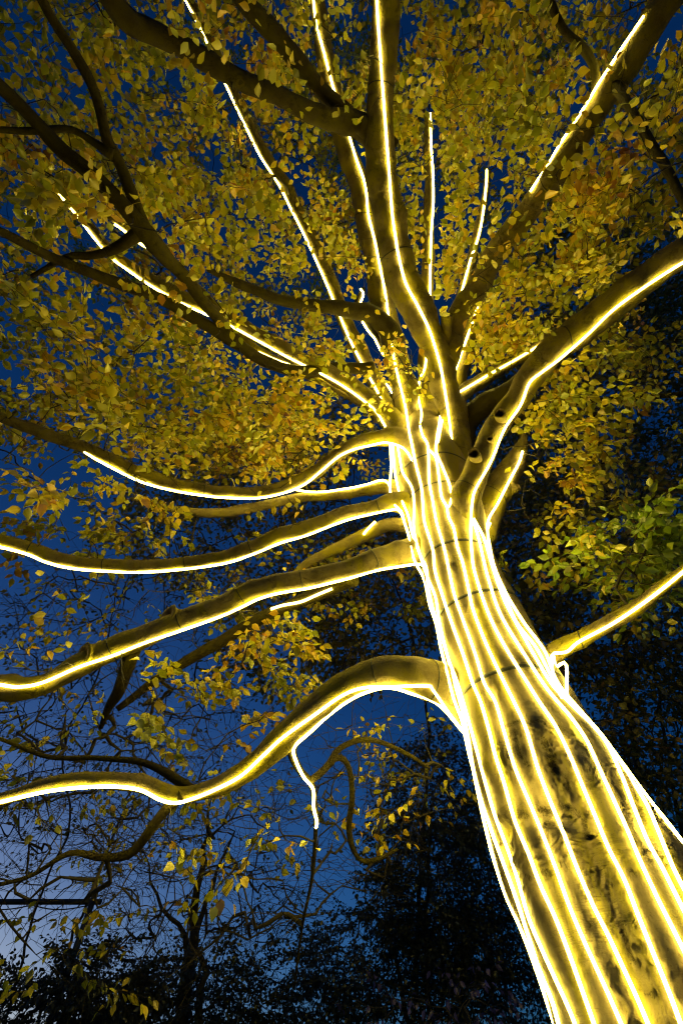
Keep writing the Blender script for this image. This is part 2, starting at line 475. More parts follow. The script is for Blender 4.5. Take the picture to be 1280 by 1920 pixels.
# ------------------------------------------------------------------ the beech: limbs (photo pixel, half width, depth along the view)
LD = {
 'M': [(842, 985, 34, 5.3), (850, 890, 33, 5.75), (848, 800, 28, 6.05), (834, 710, 25, 6.15), (815, 645, 27, 6.1), (775, 565, 31, 5.95), (744, 490, 30, 5.75), (722, 400, 29, 5.55), (712, 300, 28, 5.35), (713, 200, 25, 5.15), (716, 100, 26, 4.95), (719, 0, 27, 4.75), (722, -140, 28, 4.5)],
 'M2': [(735, 285, 26, 5.5), (705, 255, 32, 5.42), (670, 234, 31, 5.33), (620, 219, 26, 5.18), (540, 192, 24, 4.9), (440, 145, 24, 4.6), (370, 105, 25, 4.4), (300, 68, 27, 4.2), (240, 28, 29, 4.0), (190, -30, 30, 3.8)],
 'M3': [(690, 245, 18, 5.25), (640, 205, 19, 5.3), (600, 165, 20, 5.2), (530, 85, 22, 4.9), (470, 18, 23, 4.6), (430, -50, 24, 4.4)],
 'L4': [(790, 900, 30, 6.0), (770, 820, 27, 6.35), (758, 740, 24, 6.8), (740, 660, 22, 7.1), (722, 590, 21, 7.2), (705, 500, 21, 7.1), (682, 400, 19, 6.9), (655, 300, 18, 6.7), (634, 215, 17, 6.5), (612, 100, 16, 6.2), (590, -10, 15, 5.9)],
 'h': [(742, 650, 16, 7.1), (722, 612, 17, 7.0), (690, 590, 16, 6.9), (640, 582, 14, 6.7), (580, 572, 11, 6.5), (520, 560, 10, 6.2), (440, 530, 8, 5.8), (390, 505, 5, 5.5)],
 'L5': [(806, 850, 18, 6.4), (800, 760, 18, 6.8), (798, 690, 15, 7.2), (800, 600, 13, 7.4), (801, 480, 12, 7.4), (804, 380, 10, 7.3), (803, 300, 8, 7.2), (800, 215, 6, 7.0)],
 'L5b': [(815, 850, 18, 6.5), (822, 760, 16, 6.9), (836, 690, 15, 7.3), (850, 610, 13, 7.6), (878, 510, 10, 7.7), (900, 420, 8, 7.6), (916, 320, 5, 7.5)],
 'L5c': [(835, 850, 20, 6.3), (845, 760, 18, 6.7), (868, 680, 16, 7.0), (888, 610, 15, 7.0), (908, 545, 12, 7.0), (935, 470, 9, 6.9), (955, 420, 6, 6.8)],
 'L7': [(838, 680, 22, 6.15), (850, 610, 24, 6.2), (885, 545, 23, 6.1), (940, 462, 23, 5.8), (1010, 370, 24, 5.4), (1080, 265, 25, 5.0), (1150, 160, 27, 4.7), (1220, 50, 29, 4.4), (1275, -40, 30, 4.2)],
 'L8': [(862, 1080, 24, 4.85), (862, 1010, 30, 4.95), (873, 945, 29, 4.98), (890, 885, 24, 5.05), (914, 832, 22, 5.1), (946, 784, 22, 5.1), (985, 725, 24, 5.05), (1030, 665, 27, 4.95), (1090, 610, 28, 4.8), (1150, 563, 27, 4.65), (1215, 520, 27, 4.5), (1290, 472, 28, 4.3)],
 'L8b': [(850, 850, 20, 6.1), (870, 795, 24, 6.2), (920, 755, 20, 6.1), (980, 712, 20, 6.0), (1050, 650, 22, 5.8), (1120, 590, 20, 5.6), (1200, 530, 17, 5.4)],
 'L9': [(838, 770, 14, 6.2), (870, 735, 14, 6.5), (930, 697, 13, 6.5), (1000, 652, 12, 6.4), (1045, 622, 10, 6.3)],
 'L10': [(895, 1025, 18, 5.1), (912, 975, 24, 5.3), (932, 930, 27, 5.45), (955, 880, 23, 5.55), (972, 848, 15, 5.6), (985, 815, 6, 5.6)],
 'L11': [(1005, 1260, 14, 3.85), (1022, 1235, 18, 3.82), (1055, 1213, 17, 3.78), (1110, 1188, 15, 3.7), (1180, 1148, 13, 3.6), (1240, 1103, 11, 3.5), (1320, 1045, 10, 3.35)],
 'a': [(778, 850, 26, 6.05), (755, 818, 25, 6.1), (705, 822, 19, 6.05), (645, 845, 17, 5.95), (575, 895, 16, 5.8), (500, 922, 15, 5.6), (420, 924, 15, 5.4), (350, 916, 16, 5.2), (285, 897, 19, 5.0), (220, 868, 17, 4.8), (160, 840, 16, 4.65), (80, 812, 15, 4.5), (0, 783, 13, 4.35), (-70, 760, 12, 4.2)],
 'a2': [(765, 930, 18, 5.8), (738, 912, 17, 5.9), (690, 918, 13, 6.0), (640, 926, 12, 6.1), (560, 935, 11, 6.1), (480, 952, 12, 5.9), (400, 962, 11, 5.7), (320, 955, 8, 5.4), (250, 935, 5, 5.2)],
 'b': [(775, 950, 24, 5.4), (740, 942, 22, 5.4), (700, 952, 17, 5.3), (640, 965, 17, 5.2), (560, 992, 18, 5.0), (450, 1036, 17, 4.75), (330, 1060, 15, 4.5), (210, 1060, 15, 4.25), (120, 1052, 16, 4.1), (60, 1030, 16, 4.0), (-20, 1008, 15, 3.85), (-80, 995, 14, 3.75)],
 'b2': [(770, 985, 12, 5.4), (730, 985, 12, 5.5), (690, 1000, 13, 5.6), (640, 1025, 11, 5.6), (585, 1050, 9, 5.5), (540, 1085, 7, 5.4), (470, 1115, 5, 5.2)],
 'c': [(865, 1005, 28, 5.12), (825, 1017, 28, 5.06), (785, 1029, 26, 4.97), (735, 1042, 22, 4.82), (680, 1060, 19, 4.6), (580, 1087, 19, 4.45), (480, 1110, 19, 4.3), (400, 1142, 19, 4.15), (340, 1162, 20, 4.05), (270, 1192, 21, 3.9), (205, 1220, 23, 3.8), (150, 1246, 22, 3.72), (100, 1275, 20, 3.64), (50, 1288, 20, 3.55), (5, 1291, 24, 3.5), (-60, 1280, 18, 3.4)],
 'c2': [(660, 1085, 14, 4.6), (615, 1106, 13, 4.75), (560, 1130, 12, 4.8), (490, 1160, 12, 4.8), (390, 1218, 11, 4.7), (300, 1270, 8, 4.5), (220, 1330, 6, 4.3)],
 'c3': [(250, 1205, 14, 3.9), (240, 1250, 13, 3.95), (225, 1300, 11, 4.0), (205, 1330, 8, 4.05), (190, 1365, 4, 4.1)],
 'd': [(960, 1375, 50, 4.0), (900, 1330, 50, 3.95), (842, 1288, 40, 3.84), (785, 1268, 35, 3.68), (715, 1265, 29, 3.6), (650, 1290, 27, 3.52), (590, 1336, 26, 3.45), (530, 1393, 26, 3.38), (470, 1442, 21, 3.3), (400, 1481, 16, 3.2), (330, 1494, 14, 3.12), (260, 1472, 15, 3.05), (180, 1464, 14, 2.98), (100, 1473, 13, 2.92), (0, 1500, 11, 2.85), (-70, 1515, 10, 2.8)],
 'd2': [(345, 1488, 13, 3.13), (318, 1510, 12, 3.12), (290, 1545, 12, 3.1), (245, 1598, 10, 3.1), (190, 1608, 8, 3.08), (130, 1600, 6, 3.0), (60, 1640, 5, 2.95), (-10, 1660, 4, 2.9)],
 'd3': [(560, 1370, 13, 3.42), (548, 1405, 10, 3.42), (562, 1442, 8, 3.44), (583, 1468, 8, 3.46), (589, 1500, 6, 3.48), (592, 1548, 5, 3.5), (586, 1640, 4, 3.55), (566, 1740, 3, 3.6), (552, 1850, 2.5, 3.65)],
 'd4': [(580, 1466, 7, 3.46), (604, 1446, 8, 3.5), (630, 1420, 8, 3.55), (652, 1435, 7, 3.6), (660, 1490, 7, 3.62), (655, 1560, 7, 3.65), (672, 1610, 6, 3.68), (705, 1612, 5, 3.7), (745, 1592, 3, 3.75)],
 'd6': [(618, 1434, 8, 3.53), (634, 1405, 7, 3.58), (673, 1387, 7, 3.64), (712, 1391, 6, 3.7), (763, 1413, 5, 3.78), (805, 1440, 3, 3.85)],
 'd5': [(370, 1490, 12, 3.2), (330, 1462, 12, 3.25), (270, 1430, 9, 3.3), (180, 1420, 7, 3.3), (90, 1418, 6, 3.2), (0, 1385, 5, 3.1), (-60, 1370, 4, 3.0)],
 'e': [(760, 830, 22, 6.3), (735, 795, 22, 6.45), (700, 752, 18, 6.5), (640, 712, 17, 6.45), (560, 672, 15, 6.3), (480, 627, 14, 6.1), (400, 587, 12, 5.9), (300, 535, 11, 5.6), (210, 470, 9, 5.3), (150, 400, 8, 5.1), (100, 345, 7, 4.95), (30, 300, 5, 4.8)],
 'e2': [(745, 815, 14, 6.5), (715, 775, 13, 6.7), (650, 735, 12, 6.8), (570, 698, 10, 6.8), (480, 655, 9, 6.7), (400, 570, 8, 6.4), (330, 505, 7, 6.2), (260, 450, 6, 6.0), (200, 405, 4, 5.8)],
 'f': [(700, 690, 10, 6.6), (640, 690, 11, 6.5), (560, 697, 11, 6.2), (500, 680, 11, 5.9), (440, 640, 11, 5.5), (380, 602, 11, 5.2), (300, 560, 11, 4.8), (200, 522, 10, 4.3), (100, 482, 9, 3.9), (0, 434, 8, 3.5), (-70, 405, 7, 3.3)],
 'g': [(470, 665, 9, 5.7), (430, 620, 11, 5.4), (395, 580, 13, 5.0), (340, 510, 15, 4.5), (285, 445, 20, 4.1), (240, 395, 18, 3.9), (170, 325, 17, 3.7), (100, 265, 16, 3.5), (40, 200, 15, 3.3), (-30, 130, 14, 3.1)],
 'g2': [(280, 445, 12, 4.1), (255, 385, 13, 3.95), (225, 310, 12, 3.8), (200, 260, 12, 3.65), (178, 175, 11, 3.5), (140, 100, 11, 3.35), (95, 30, 11, 3.2), (60, -40, 11, 3.05)],
 'g3': [(282, 425, 13, 4.08), (250, 445, 11, 4.05), (215, 466, 9, 4.1), (170, 480, 7, 4.1), (130, 482, 6, 4.05), (60, 520, 4, 3.95)],
 'g4': [(212, 292, 8, 3.7), (180, 270, 7, 3.65), (130, 243, 6, 3.55), (60, 246, 6, 3.4), (-40, 240, 5, 3.2)],
 'L6': [(765, 830, 20, 6.4), (735, 790, 18, 6.6), (715, 745, 16, 6.8), (690, 690, 15, 7.0), (652, 610, 14, 7.1), (620, 530, 13, 7.1), (580, 440, 12, 7.0), (535, 350, 11, 6.9), (500, 295, 10, 6.8), (450, 195, 9, 6.6), (395, 78, 8, 6.3), (345, -20, 7, 6.1)],
 'i': [(755, 760, 14, 6.9), (735, 690, 12, 7.2), (712, 640, 9, 7.4), (690, 610, 7, 7.6), (670, 575, 6, 7.8), (682, 540, 4, 7.9)],
 'k': [(1120, 205, 8, 4.85), (1110, 115, 8, 4.6), (1060, 55, 7, 4.4), (1035, 10, 7, 4.3), (1020, -50, 6, 4.2)],
 'k2': [(1150, 160, 8, 4.65), (1185, 215, 8, 4.5), (1240, 300, 8, 4.3), (1290, 395, 7, 4.1)],
 'L8c': [(880, 840, 8, 6.3), (930, 808, 8, 6.5), (1000, 775, 7, 6.7), (1080, 755, 6, 6.8), (1170, 748, 6, 6.7), (1290, 738, 5, 6.5)],
}
PARENT = {'M2': 'M', 'M3': 'M2', 'h': 'L4', 'g2': 'g', 'g3': 'g', 'g4': 'g2', 'L7': 'M', 'a2': None, 'c2': 'c', 'c3': 'c', 'd2': 'd', 'd3': 'd', 'd4': 'd3', 'd6': 'd4', 'd5': 'd', 'g': 'f', 'k': 'L7', 'k2': 'L7'}
WF = {'M2': 0.68, 'M3': 0.75, 'g': 0.85, 'g2': 0.85, 'd4': 0.75, 'd6': 0.75, 'd3': 0.85, 'L7': 0.9, 'a': 0.75, 'b': 0.78,  'a2': 0.8, 'd5': 0.7, 'd2': 0.8}
SIDES = {'M': 40, 'c': 40, 'd': 36, 'L8': 36, 'M2': 32, 'L7': 30, 'L10': 32, 'a': 28, 'b': 28, 'L4': 28, 'L11': 24}
SUB = {k for k in PARENT if PARENT[k] and k not in ('L7', 'g')}     # side boughs, the rest grow from the trunk or read as limbs of their own
for k, rows in LD.items():
    c4 = np.array([[*P(u, v, z), hw * WF.get(k, 1.0) * z / FPX] for u, v, hw, z in rows])
    big = k in SIDES
    L = build_limb(k, spline(c4, 0.035 if big else 0.05), SIDES.get(k, 16), 0.14, 3.4, flare=0.08 if k == 'd' else 0.35 if k not in ('M2', 'M3', 'g2', 'd4', 'd6') else 0.2)
def top_key(k):
    while k in SUB: k = PARENT[k]
    return k
for k in sorted(LD, key=lambda q: (q in SUB, q)):
    L = LIMBS[k]
    # knobbly swellings and pruned scars along the bigger limbs
    if k in SIDES:
        vv = L.v.reshape(-1, 3); dd_ = L.d.reshape(-1, 3)
        rr_ = np.random.default_rng(sum(map(ord, k)))
        for _ in range(9):
            q = vv[rr_.integers(len(vv))]
            i = np.argmin(np.linalg.norm(L.c - q, axis=1))
            x = np.linalg.norm(vv - q, axis=1) / (0.55 * L.r[i])
            vv = vv + dd_ * (0.16 * L.r[i] * np.exp(-x ** 2))[:, None]
        L.v = vv.reshape(L.v.shape)
for k in LD:
    L = LIMBS[k]
    L.me = mesh('limb', L.v.reshape(-1, 3), tube_faces(len(L.c), L.sides, True))
for k in LD:
    if k not in SUB: LIMBS[k].ob = link('limb', LIMBS[k].me, BOUGH if k in ('f', 'g', 'L8c', 'L8b', 'i') else BARK, beech)
for k in LD:
    if k in SUB: LIMBS[k].ob = link('bough', LIMBS[k].me, BOUGH, LIMBS[top_key(k)].ob)


# pruned stubs with a rim and a hollow
def stub(owner, u0, v0, z0, u1, v1, z1, r, hole=0.55):
    a, b = P(u0, v0, z0), P(u1, v1, z1)
    ax = norm(b - a); n = np.cross(ax, [0.3, 0.2, 0.9]); n = norm(n); bb = np.cross(ax, n)
    L_ = np.linalg.norm(b - a)
    prof = [(0, 1.2), (0.25, 1.08), (0.55, 1.0), (0.82, 1.0), (0.93, 1.1), (1.0, 1.05), (1.02, 0.86), (0.98, 0.70), (0.82, hole * 0.8), (0.62, hole * 0.55), (0.6, 0.02)]
    rows = []
    for i, (s, q) in enumerate(prof):
        an = np.arange(20) * 2 * math.pi / 20
        w = 1 + 0.07 * np.sin(an * 3 + 1) + 0.05 * np.sin(an * 5 + i)
        rows.append(a + ax * L_ * s + r * q * w[:, None] * (np.cos(an)[:, None] * n + np.sin(an)[:, None] * bb))
    me = mesh('branch_stub', np.concatenate(rows), tube_faces(len(prof), 20, False))
    o = link('branch_stub', me, BARK, LIMBS[owner].ob)
    me.materials.append(STUB)
    mi = [1 if (k // 20) >= 6 else 0 for k in range(len(me.polygons))]
    me.polygons.foreach_set('material_index', mi)
    return o


stub('L8', 894, 864, 5.03, 888, 849, 4.77, 0.060)
stub('L8', 942, 790, 5.08, 936, 774, 4.86, 0.058)
stub('L8', 922, 832, 5.06, 917, 822, 4.93, 0.030)
stub('M', 836, 640, 6.1, 837, 592, 5.95, 0.070)
stub('L10', 940, 930, 5.45, 968, 908, 5.35, 0.075, 0.3)
stub('c', 176, 1226, 3.75, 158, 1224, 3.68, 0.072, 0.25)
stub('c', 330, 1160, 4.05, 316, 1150, 3.99, 0.075, 0.3)

# ------------------------------------------------------------------ rope lights
BV = {}


def host_bvh(keys):
    key = tuple(keys)
    if key not in BV:
        vs, fs, n = [], [], 0
        for k in keys:
            L = LIMBS[k]
            x = L.v.reshape(-1, 3); vs.append(x)
            fs.append(tube_faces(len(L.c), L.sides, False)[0] + n); n += len(x)
        BV[key] = BVHTree.FromPolygons([Vector(q) for q in np.concatenate(vs)], [tuple(int(i) for i in f) for f in np.concatenate(fs)])
    return BV[key]


ROPES = []          # for keeping leaves off what the photo shows clear


def rope(px, hosts, label, clear=0.9, rad=None, name='rope_light', hug=0.10):
    px = np.array([[u, v, 0] for u, v in px], float)
    s = spline(px, 7.0)[:, :2]
    b = host_bvh(hosts)
    C = np.concatenate([LIMBS[k].c for k in hosts]); Rr = np.concatenate([LIMBS[k].r for k in hosts])
    slim = np.concatenate([np.full(len(LIMBS[k].r), 0.0 if k == 'trunk' else 1.0) for k in hosts])
    n = len(s)
    z = np.zeros(n); pull = np.zeros(n); tow = np.zeros((n, 3))
    q = C - CAM
    for i, (u, v) in enumerate(s):
        d = ray(u, v); dn = norm(d); kf = 1.0 / np.linalg.norm(d)
        rr = 0.012
        h = b.ray_cast(Vector(CAM), Vector(dn))
        if h[0] is not None:
            cosn = max(0.35, abs(np.dot(np.array(h[1]), dn)))
            z[i] = (h[3] - min(0.035, 0.011 / cosn)) * kf
        else:
            tt = q @ dn
            off_ = np.linalg.norm(q - tt[:, None] * dn, axis=1) - Rr
            j = int(np.argmin(off_)); sh = slim[j] if hug else 0.0
            z[i] = (tt[j] - 0.6 * Rr[j] * sh) * kf
            if (0 if sh else 0.012) < off_[j] < hug:          # lay a stray point back onto the near underside of the bark
                pull[i] = off_[j] + 0.13 * Rr[j] * sh - (0.006 if sh else 0.010); tow[i] = norm(q[j] - tt[j] * dn)
    # taut rope: smooth the depth, but never dive into the bark
    k = np.array([1, 2, 3, 4, 3, 2, 1.0]); k /= k.sum()
    for _ in range(2):
        zs = np.convolve(np.pad(z, 3, mode='edge'), k, mode='valid')
        z = np.minimum(zs, z + 0.004)
    if 'trunk' in hosts:
        kk = np.exp(-np.linspace(-2, 2, 25) ** 2); kk /= kk.sum()
        zl = np.convolve(np.pad(z, 12, mode='reflect', reflect_type='odd'), kk, mode='valid') if n > 30 else z
        z = np.minimum(zl, z)
        z = np.convolve(np.pad(z, 3, mode='edge'), k, mode='valid')
    pts = np.array([P(u, v, zz) for (u, v), zz in zip(s, z)])
    mv = pull[:, None] * tow
    for _ in range(3): mv = np.stack([np.convolve(np.pad(mv[:, q_], 3, mode='edge'), k, mode='valid') for q_ in range(3)], 1)
    pts = pts + mv
    r = (0.0068 + 0.0012 * z) if rad is None else np.full(n, rad)
    v_, f_ = tube(pts, r, 8)
    # rounded ends
    o = link(name, mesh(name, v_, f_), ROPE)
    tag(o, label, 'rope light', 'rope lights strung along the beech')
    ROPES.append((s, z, clear))
    return o


c5 = lambda pts: [(640 + x / 2, 1280 + y / 2) for x, y in pts]
c4_ = lambda pts: [(640 + x / 2, 1000 + y / 2) for x, y in pts]

R1b = c5([(490, 330), (505, 480), (540, 600), (580, 700), (620, 810), (670, 920), (720, 1050), (770, 1200), (800, 1320)])
R2b = c5([(492, 300), (522, 430), (563, 560), (600, 660), (640, 770), (684, 900), (735, 1060), (790, 1200), (822, 1320)])
R3b = c5([(505, 250), (540, 380), (575, 500), (620, 620), (660, 740), (700, 880), (750, 1000), (800, 1110), (850, 1220), (890, 1320)])
R4b = c5([(520, 70), (550, 170), (575, 270), (610, 380), (650, 520), (700, 640), (745, 760), (800, 880), (850, 1010), (900, 1150), (960, 1320)])
R5b = c5([(575, 70), (605, 170), (650, 320), (700, 440), (750, 560), (800, 690), (850, 830), (900, 950), (950, 1060), (1000, 1170), (1065, 1320)])
R6b = c5([(645, 70), (690, 170), (735, 320), (780, 440), (830, 560), (880, 690), (940, 830), (1000, 950), (1060, 1080), (1110, 1190), (1165, 1320)])
R7b = c5([(740, 70), (800, 160), (850, 260), (900, 380), (950, 500), (1000, 620), (1060, 740), (1110, 870), (1170, 1020), (1230, 1170), (1285, 1320)])
R8b = c5([(800, 60), (860, 130), (920, 220), (970, 330), (1020, 440), (1070, 550), (1120, 670), (1180, 800), (1240, 920), (1330, 1100)])
R9b = c5([(850, 70), (920, 140), (990, 220), (1050, 350), (1100, 480), (1150, 600), (1200, 690), (1250, 790), (1340, 970)])
R10b = c5([(870, 80), (950, 170), (1030, 270), (1090, 370), (1140, 450), (1180, 540), (1220, 640), (1260, 730), (1340, 880)])
R11b = c5([(900, 110), (980, 200), (1050, 290), (1110, 380), (1170, 460), (1230, 530), (1280, 590), (1350, 670)])

TH = ['trunk']
LB = ['trunk', 'a', 'a2', 'b', 'c', 'd']
rope([(730, 832), (730, 870), (731, 922), (740, 947), (752, 960), (757, 980), (765, 1005), (776, 1052), (795, 1090), (805, 1135), (817, 1170), (825, 1215), (837, 1260), (850, 1310), (865, 1350), (872, 1382), (880, 1420)] + R1b, LB,
     'rope light on the trunk edge nearest the low branches, outermost of its bundle', 1)
rope([(736, 832), (740, 885), (750, 930), (765, 967), (772, 1000), (783, 1030), (802, 1085), (816, 1120), (822, 1160), (832, 1205), (846, 1260), (860, 1310), (872, 1355), (880, 1392)] + R2b, LB,
     'second rope light from the low-branch edge of the trunk', 1)
rope([(745, 835), (750, 865), (755, 887), (772, 915), (776, 947), (775, 985), (780, 1015), (790, 1047), (800, 1065), (802, 1100), (812, 1145), (825, 1185), (840, 1235), (857, 1280), (872, 1330)] + R3b, LB,
     'third rope light in from the low-branch edge of the trunk', 1)
rope([(585, -30), (592, 40), (605, 90), (625, 165), (643, 215), (665, 290), (684, 345), (690, 400), (702, 450), (712, 500), (722, 550), (730, 610), (738, 670), (748, 715), (759, 760), (766, 805), (774, 845), (780, 875), (789, 910), (792, 940), (795, 977), (805, 1010), (812, 1035), (815, 1070), (830, 1120), (847, 1170), (867, 1225), (885, 1280)] + R4b, ['L4', 'trunk'],
     'rope light up the slim stem behind the thick central stem, trunk to topmost leaves', 0.75)
rope([(787, 798), (792, 817), (802, 838), (804, 900), (810, 935), (817, 975), (824, 1000), (834, 1035), (850, 1110), (865, 1155), (890, 1225), (907, 1280)] + R5b, TH,
     'rope light down the middle of the trunk starting under the leaf cluster in the fork', 1)
rope([(802, 842), (816, 857), (822, 890), (827, 930), (837, 950), (840, 968), (850, 990), (857, 1025), (867, 1055), (878, 1105), (887, 1145), (912, 1210), (945, 1280)] + R6b, TH,
     'rope light on the trunk that bends beside a joining loop below the fork', 1)
rope([(825, 780), (817, 835), (819, 852), (830, 878), (842, 908), (846, 932), (841, 952)], ['trunk', 'L5c'],
     'short rope light curling round the foot of the thick central stem', 1)
rope([(1310, 478), (1280, 492), (1215, 533), (1150, 580), (1100, 628), (1050, 672), (1015, 698), (992, 718), (975, 760), (945, 805), (920, 865), (892, 915), (885, 940), (882, 985), (884, 1035), (890, 1075), (915, 1150), (945, 1210), (985, 1275)] + R7b, ['L8', 'trunk'],
     'rope light along the long upward limb with two sawn stubs, then down the trunk', 1)
rope([(886, 975), (897, 1010), (905, 1045), (915, 1085), (937, 1150), (975, 1215), (1017, 1280)] + R8b, TH,
     'rope light starting in the crotch under the limb with sawn stubs', 1)
rope([(887, 972), (905, 1005), (915, 1035), (922, 1060), (945, 1125), (985, 1200), (1032, 1280)] + R9b, TH,
     'slanting rope light beside the stub-limb crotch, third from the dark wood edge of the trunk', 1)
rope([(979, 846), (972, 868), (955, 900), (932, 945), (915, 975), (914, 1005), (920, 1047), (940, 1100), (967, 1165), (1005, 1215), (1040, 1280)] + R10b, ['L10', 'trunk'],
     'rope light on the short broken-off limb, running on down the trunk', 1)
rope([(924, 980), (916, 1000), (924, 1055), (947, 1110), (980, 1165), (1020, 1220), (1045, 1280)] + R11b, TH,
     'outermost rope light on the trunk edge facing the dark wood, with a loose tip', 1)
rope([(1330, 1030), (1280, 1072), (1220, 1120), (1150, 1168), (1085, 1203), (1062, 1222), (1036, 1226), (1034, 1245), (1037, 1268), (1045, 1290), (1052, 1310)], ['L11', 'trunk'],
     'rope light on the thin low limb reaching into the dark wood', 1)
rope([(1037, 1230), (1041, 1252), (1046, 1248), (1058, 1242), (1062, 1255), (1062, 1275), (1062, 1300), (1070, 1316)], ['L11', 'trunk'],
     'loose kinked loop of rope light hanging at the foot of the thin low limb', 1, hug=0)
rope([(705, -40), (707, 20), (714, 120), (722, 230), (729, 320), (735, 400), (742, 450), (747, 480), (760, 530), (782, 572), (803, 615), (815, 650), (826, 690), (834, 735), (842, 790), (848, 840), (853, 880), (860, 912)], ['M'],
     'thick bright rope light up the thickest central stem to the top', 1)
rope([(158, 848), (200, 882), (240, 905), (270, 917), (320, 928), (370, 938), (430, 944), (490, 942), (535, 929), (570, 910), (600, 885), (635, 856), (665, 842), (695, 835), (720, 830), (742, 834), (760, 844), (775, 868)], ['a', 'trunk'],
     'rope light on the uppermost of the low sagging limbs, ending amid yellow leaves', 1)
rope([(488, 922), (510, 912), (560, 913), (610, 917), (650, 912), (680, 905), (712, 897), (727, 905), (732, 925)], ['a2', 'trunk'],
     'short rope light hooked round the small bough below the uppermost sagging limb', 0.8)
rope([(-40, 1015), (0, 1027), (50, 1042), (85, 1058), (130, 1070), (200, 1076), (280, 1078), (350, 1072), (430, 1062), (480, 1045), (540, 1018), (600, 995), (640, 983), (690, 966), (730, 957), (748, 958), (760, 985)], ['b', 'trunk'],
     'rope light slung under the second sagging limb from its tip to the trunk', 1)
rope([(-40, 1282), (0, 1284), (35, 1288), (80, 1280), (150, 1250), (210, 1230), (270, 1206), (340, 1182), (400, 1161), (450, 1141), (500, 1121), (565, 1106), (640, 1091), (700, 1076), (760, 1061), (793, 1060), (800, 1080)], ['c', 'trunk'],
     'rope light under the thickest sagging limb, the one with a blunt knob', 1)
rope([(508, 1142), (530, 1135), (565, 1128), (595, 1115), (622, 1104)], ['c2'], 'short rope light on the thin bough tucked beneath the thickest sagging limb', 0.5)
rope([(681, 1002), (688, 993), (697, 983), (703, 977)], ['b2'], 'very short rope light tip peeping below the second sagging limb', 1)
rope([(-40, 1510), (0, 1504), (50, 1492), (100, 1482), (160, 1476), (220, 1475), (265, 1482), (300, 1500), (328, 1506), (360, 1498), (400, 1482), (450, 1456), (490, 1420), (530, 1383), (590, 1340), (640, 1305), (680, 1290), (730, 1288), (800, 1286), (812, 1295), (840, 1335), (868, 1372)], ['d', 'trunk'],
     'rope light along the lowest crooked limb, out past its sharp bend', 1)
rope([(592, 1552), (594, 1540), (588, 1515), (587, 1480), (570, 1458), (556, 1430), (551, 1402), (580, 1375), (620, 1345), (660, 1318), (690, 1308), (730, 1304), (770, 1315), (810, 1328), (840, 1350), (872, 1378)], ['d', 'd3', 'trunk'],
     'rope light under the lowest crooked limb that drops down a hanging side bough', 1)
rope([(110, 365), (130, 390), (150, 412), (180, 450), (210, 485), (240, 507), (300, 550), (360, 580), (420, 605), (480, 637), (540, 670), (600, 700), (640, 722), (680, 750), (705, 772), (722, 800)], ['e'],
     'long dashed-looking rope light on the upper limb fading into thick leaves', 0.6)
rope([(484, 660), (520, 676), (560, 690), (600, 706), (640, 728), (680, 755), (712, 790)], ['e2'], 'rope light on the lower of the paired upper boughs, close beneath the long one', 0.85)
rope([(215, 420), (232, 432), (262, 456), (300, 480), (328, 510)], ['e2'], 'short broken-looking rope light high behind the dark forked branch', 0.7)
rope([(337, -10), (357, 32), (383, 78), (437, 195), (462, 245), (485, 290), (510, 330), (540, 383), (565, 430), (600, 505), (630, 575), (655, 635), (683, 690), (705, 730), (722, 765), (733, 800)], ['L6'],
     'straight rope light on the slender upper stem, lost in leaves near the top', 0.88)
rope([(806, 212), (808, 260), (811, 310), (812, 380), (808, 440), (806, 520), (806, 596)], ['L5'], 'upright rope light on the thin stem just beside the thick central one', 0.88)
rope([(801, 650), (796, 690), (787, 710), (783, 740), (790, 775), (787, 798)], ['L5', 'trunk'], 'wriggling rope light low in the fork behind the leaf cluster', 0.6)
rope([(912, 318), (911, 345), (905, 400), (896, 445), (880, 492), (862, 560), (850, 610), (842, 650), (835, 680)], ['L5b'], 'gently curved rope light ending in mid-air above the fork', 0.93)
rope([(940, 455), (928, 480), (912, 515), (902, 550), (890, 590), (876, 630), (862, 670), (848, 712), (835, 760), (824, 810), (820, 835)], ['L5c', 'trunk'], 'leaf-screened rope light leaning toward the dark limb above the fork', 0.65)
rope([(1206, 30), (1175, 75), (1140, 122), (1100, 180), (1060, 235), (1025, 290), (985, 352)], ['L7'], 'rope light along the dark diagonal upper limb, broken up by leaves', 0.7)
rope([(1042, 630), (1010, 648), (965, 675), (920, 700), (880, 724), (852, 740)], ['L9'], 'straight short rope light on the thin bough behind the limb with sawn stubs', 0.75)
rope([(676, 542), (682, 552), (675, 570), (671, 582)], ['i'], 'tiny curved tip of rope light above the dark bough', 1)
rope([(678, 604), (690, 622), (702, 635), (712, 655), (721, 668)], ['i'], 'short rope light slanting between two slim stems above the fork', 0.9)
rope([(706, 712), (722, 722), (733, 738)], ['L4', 'i'], 'shortest rope light, tucked behind the slim stem at the fork', 0.9)

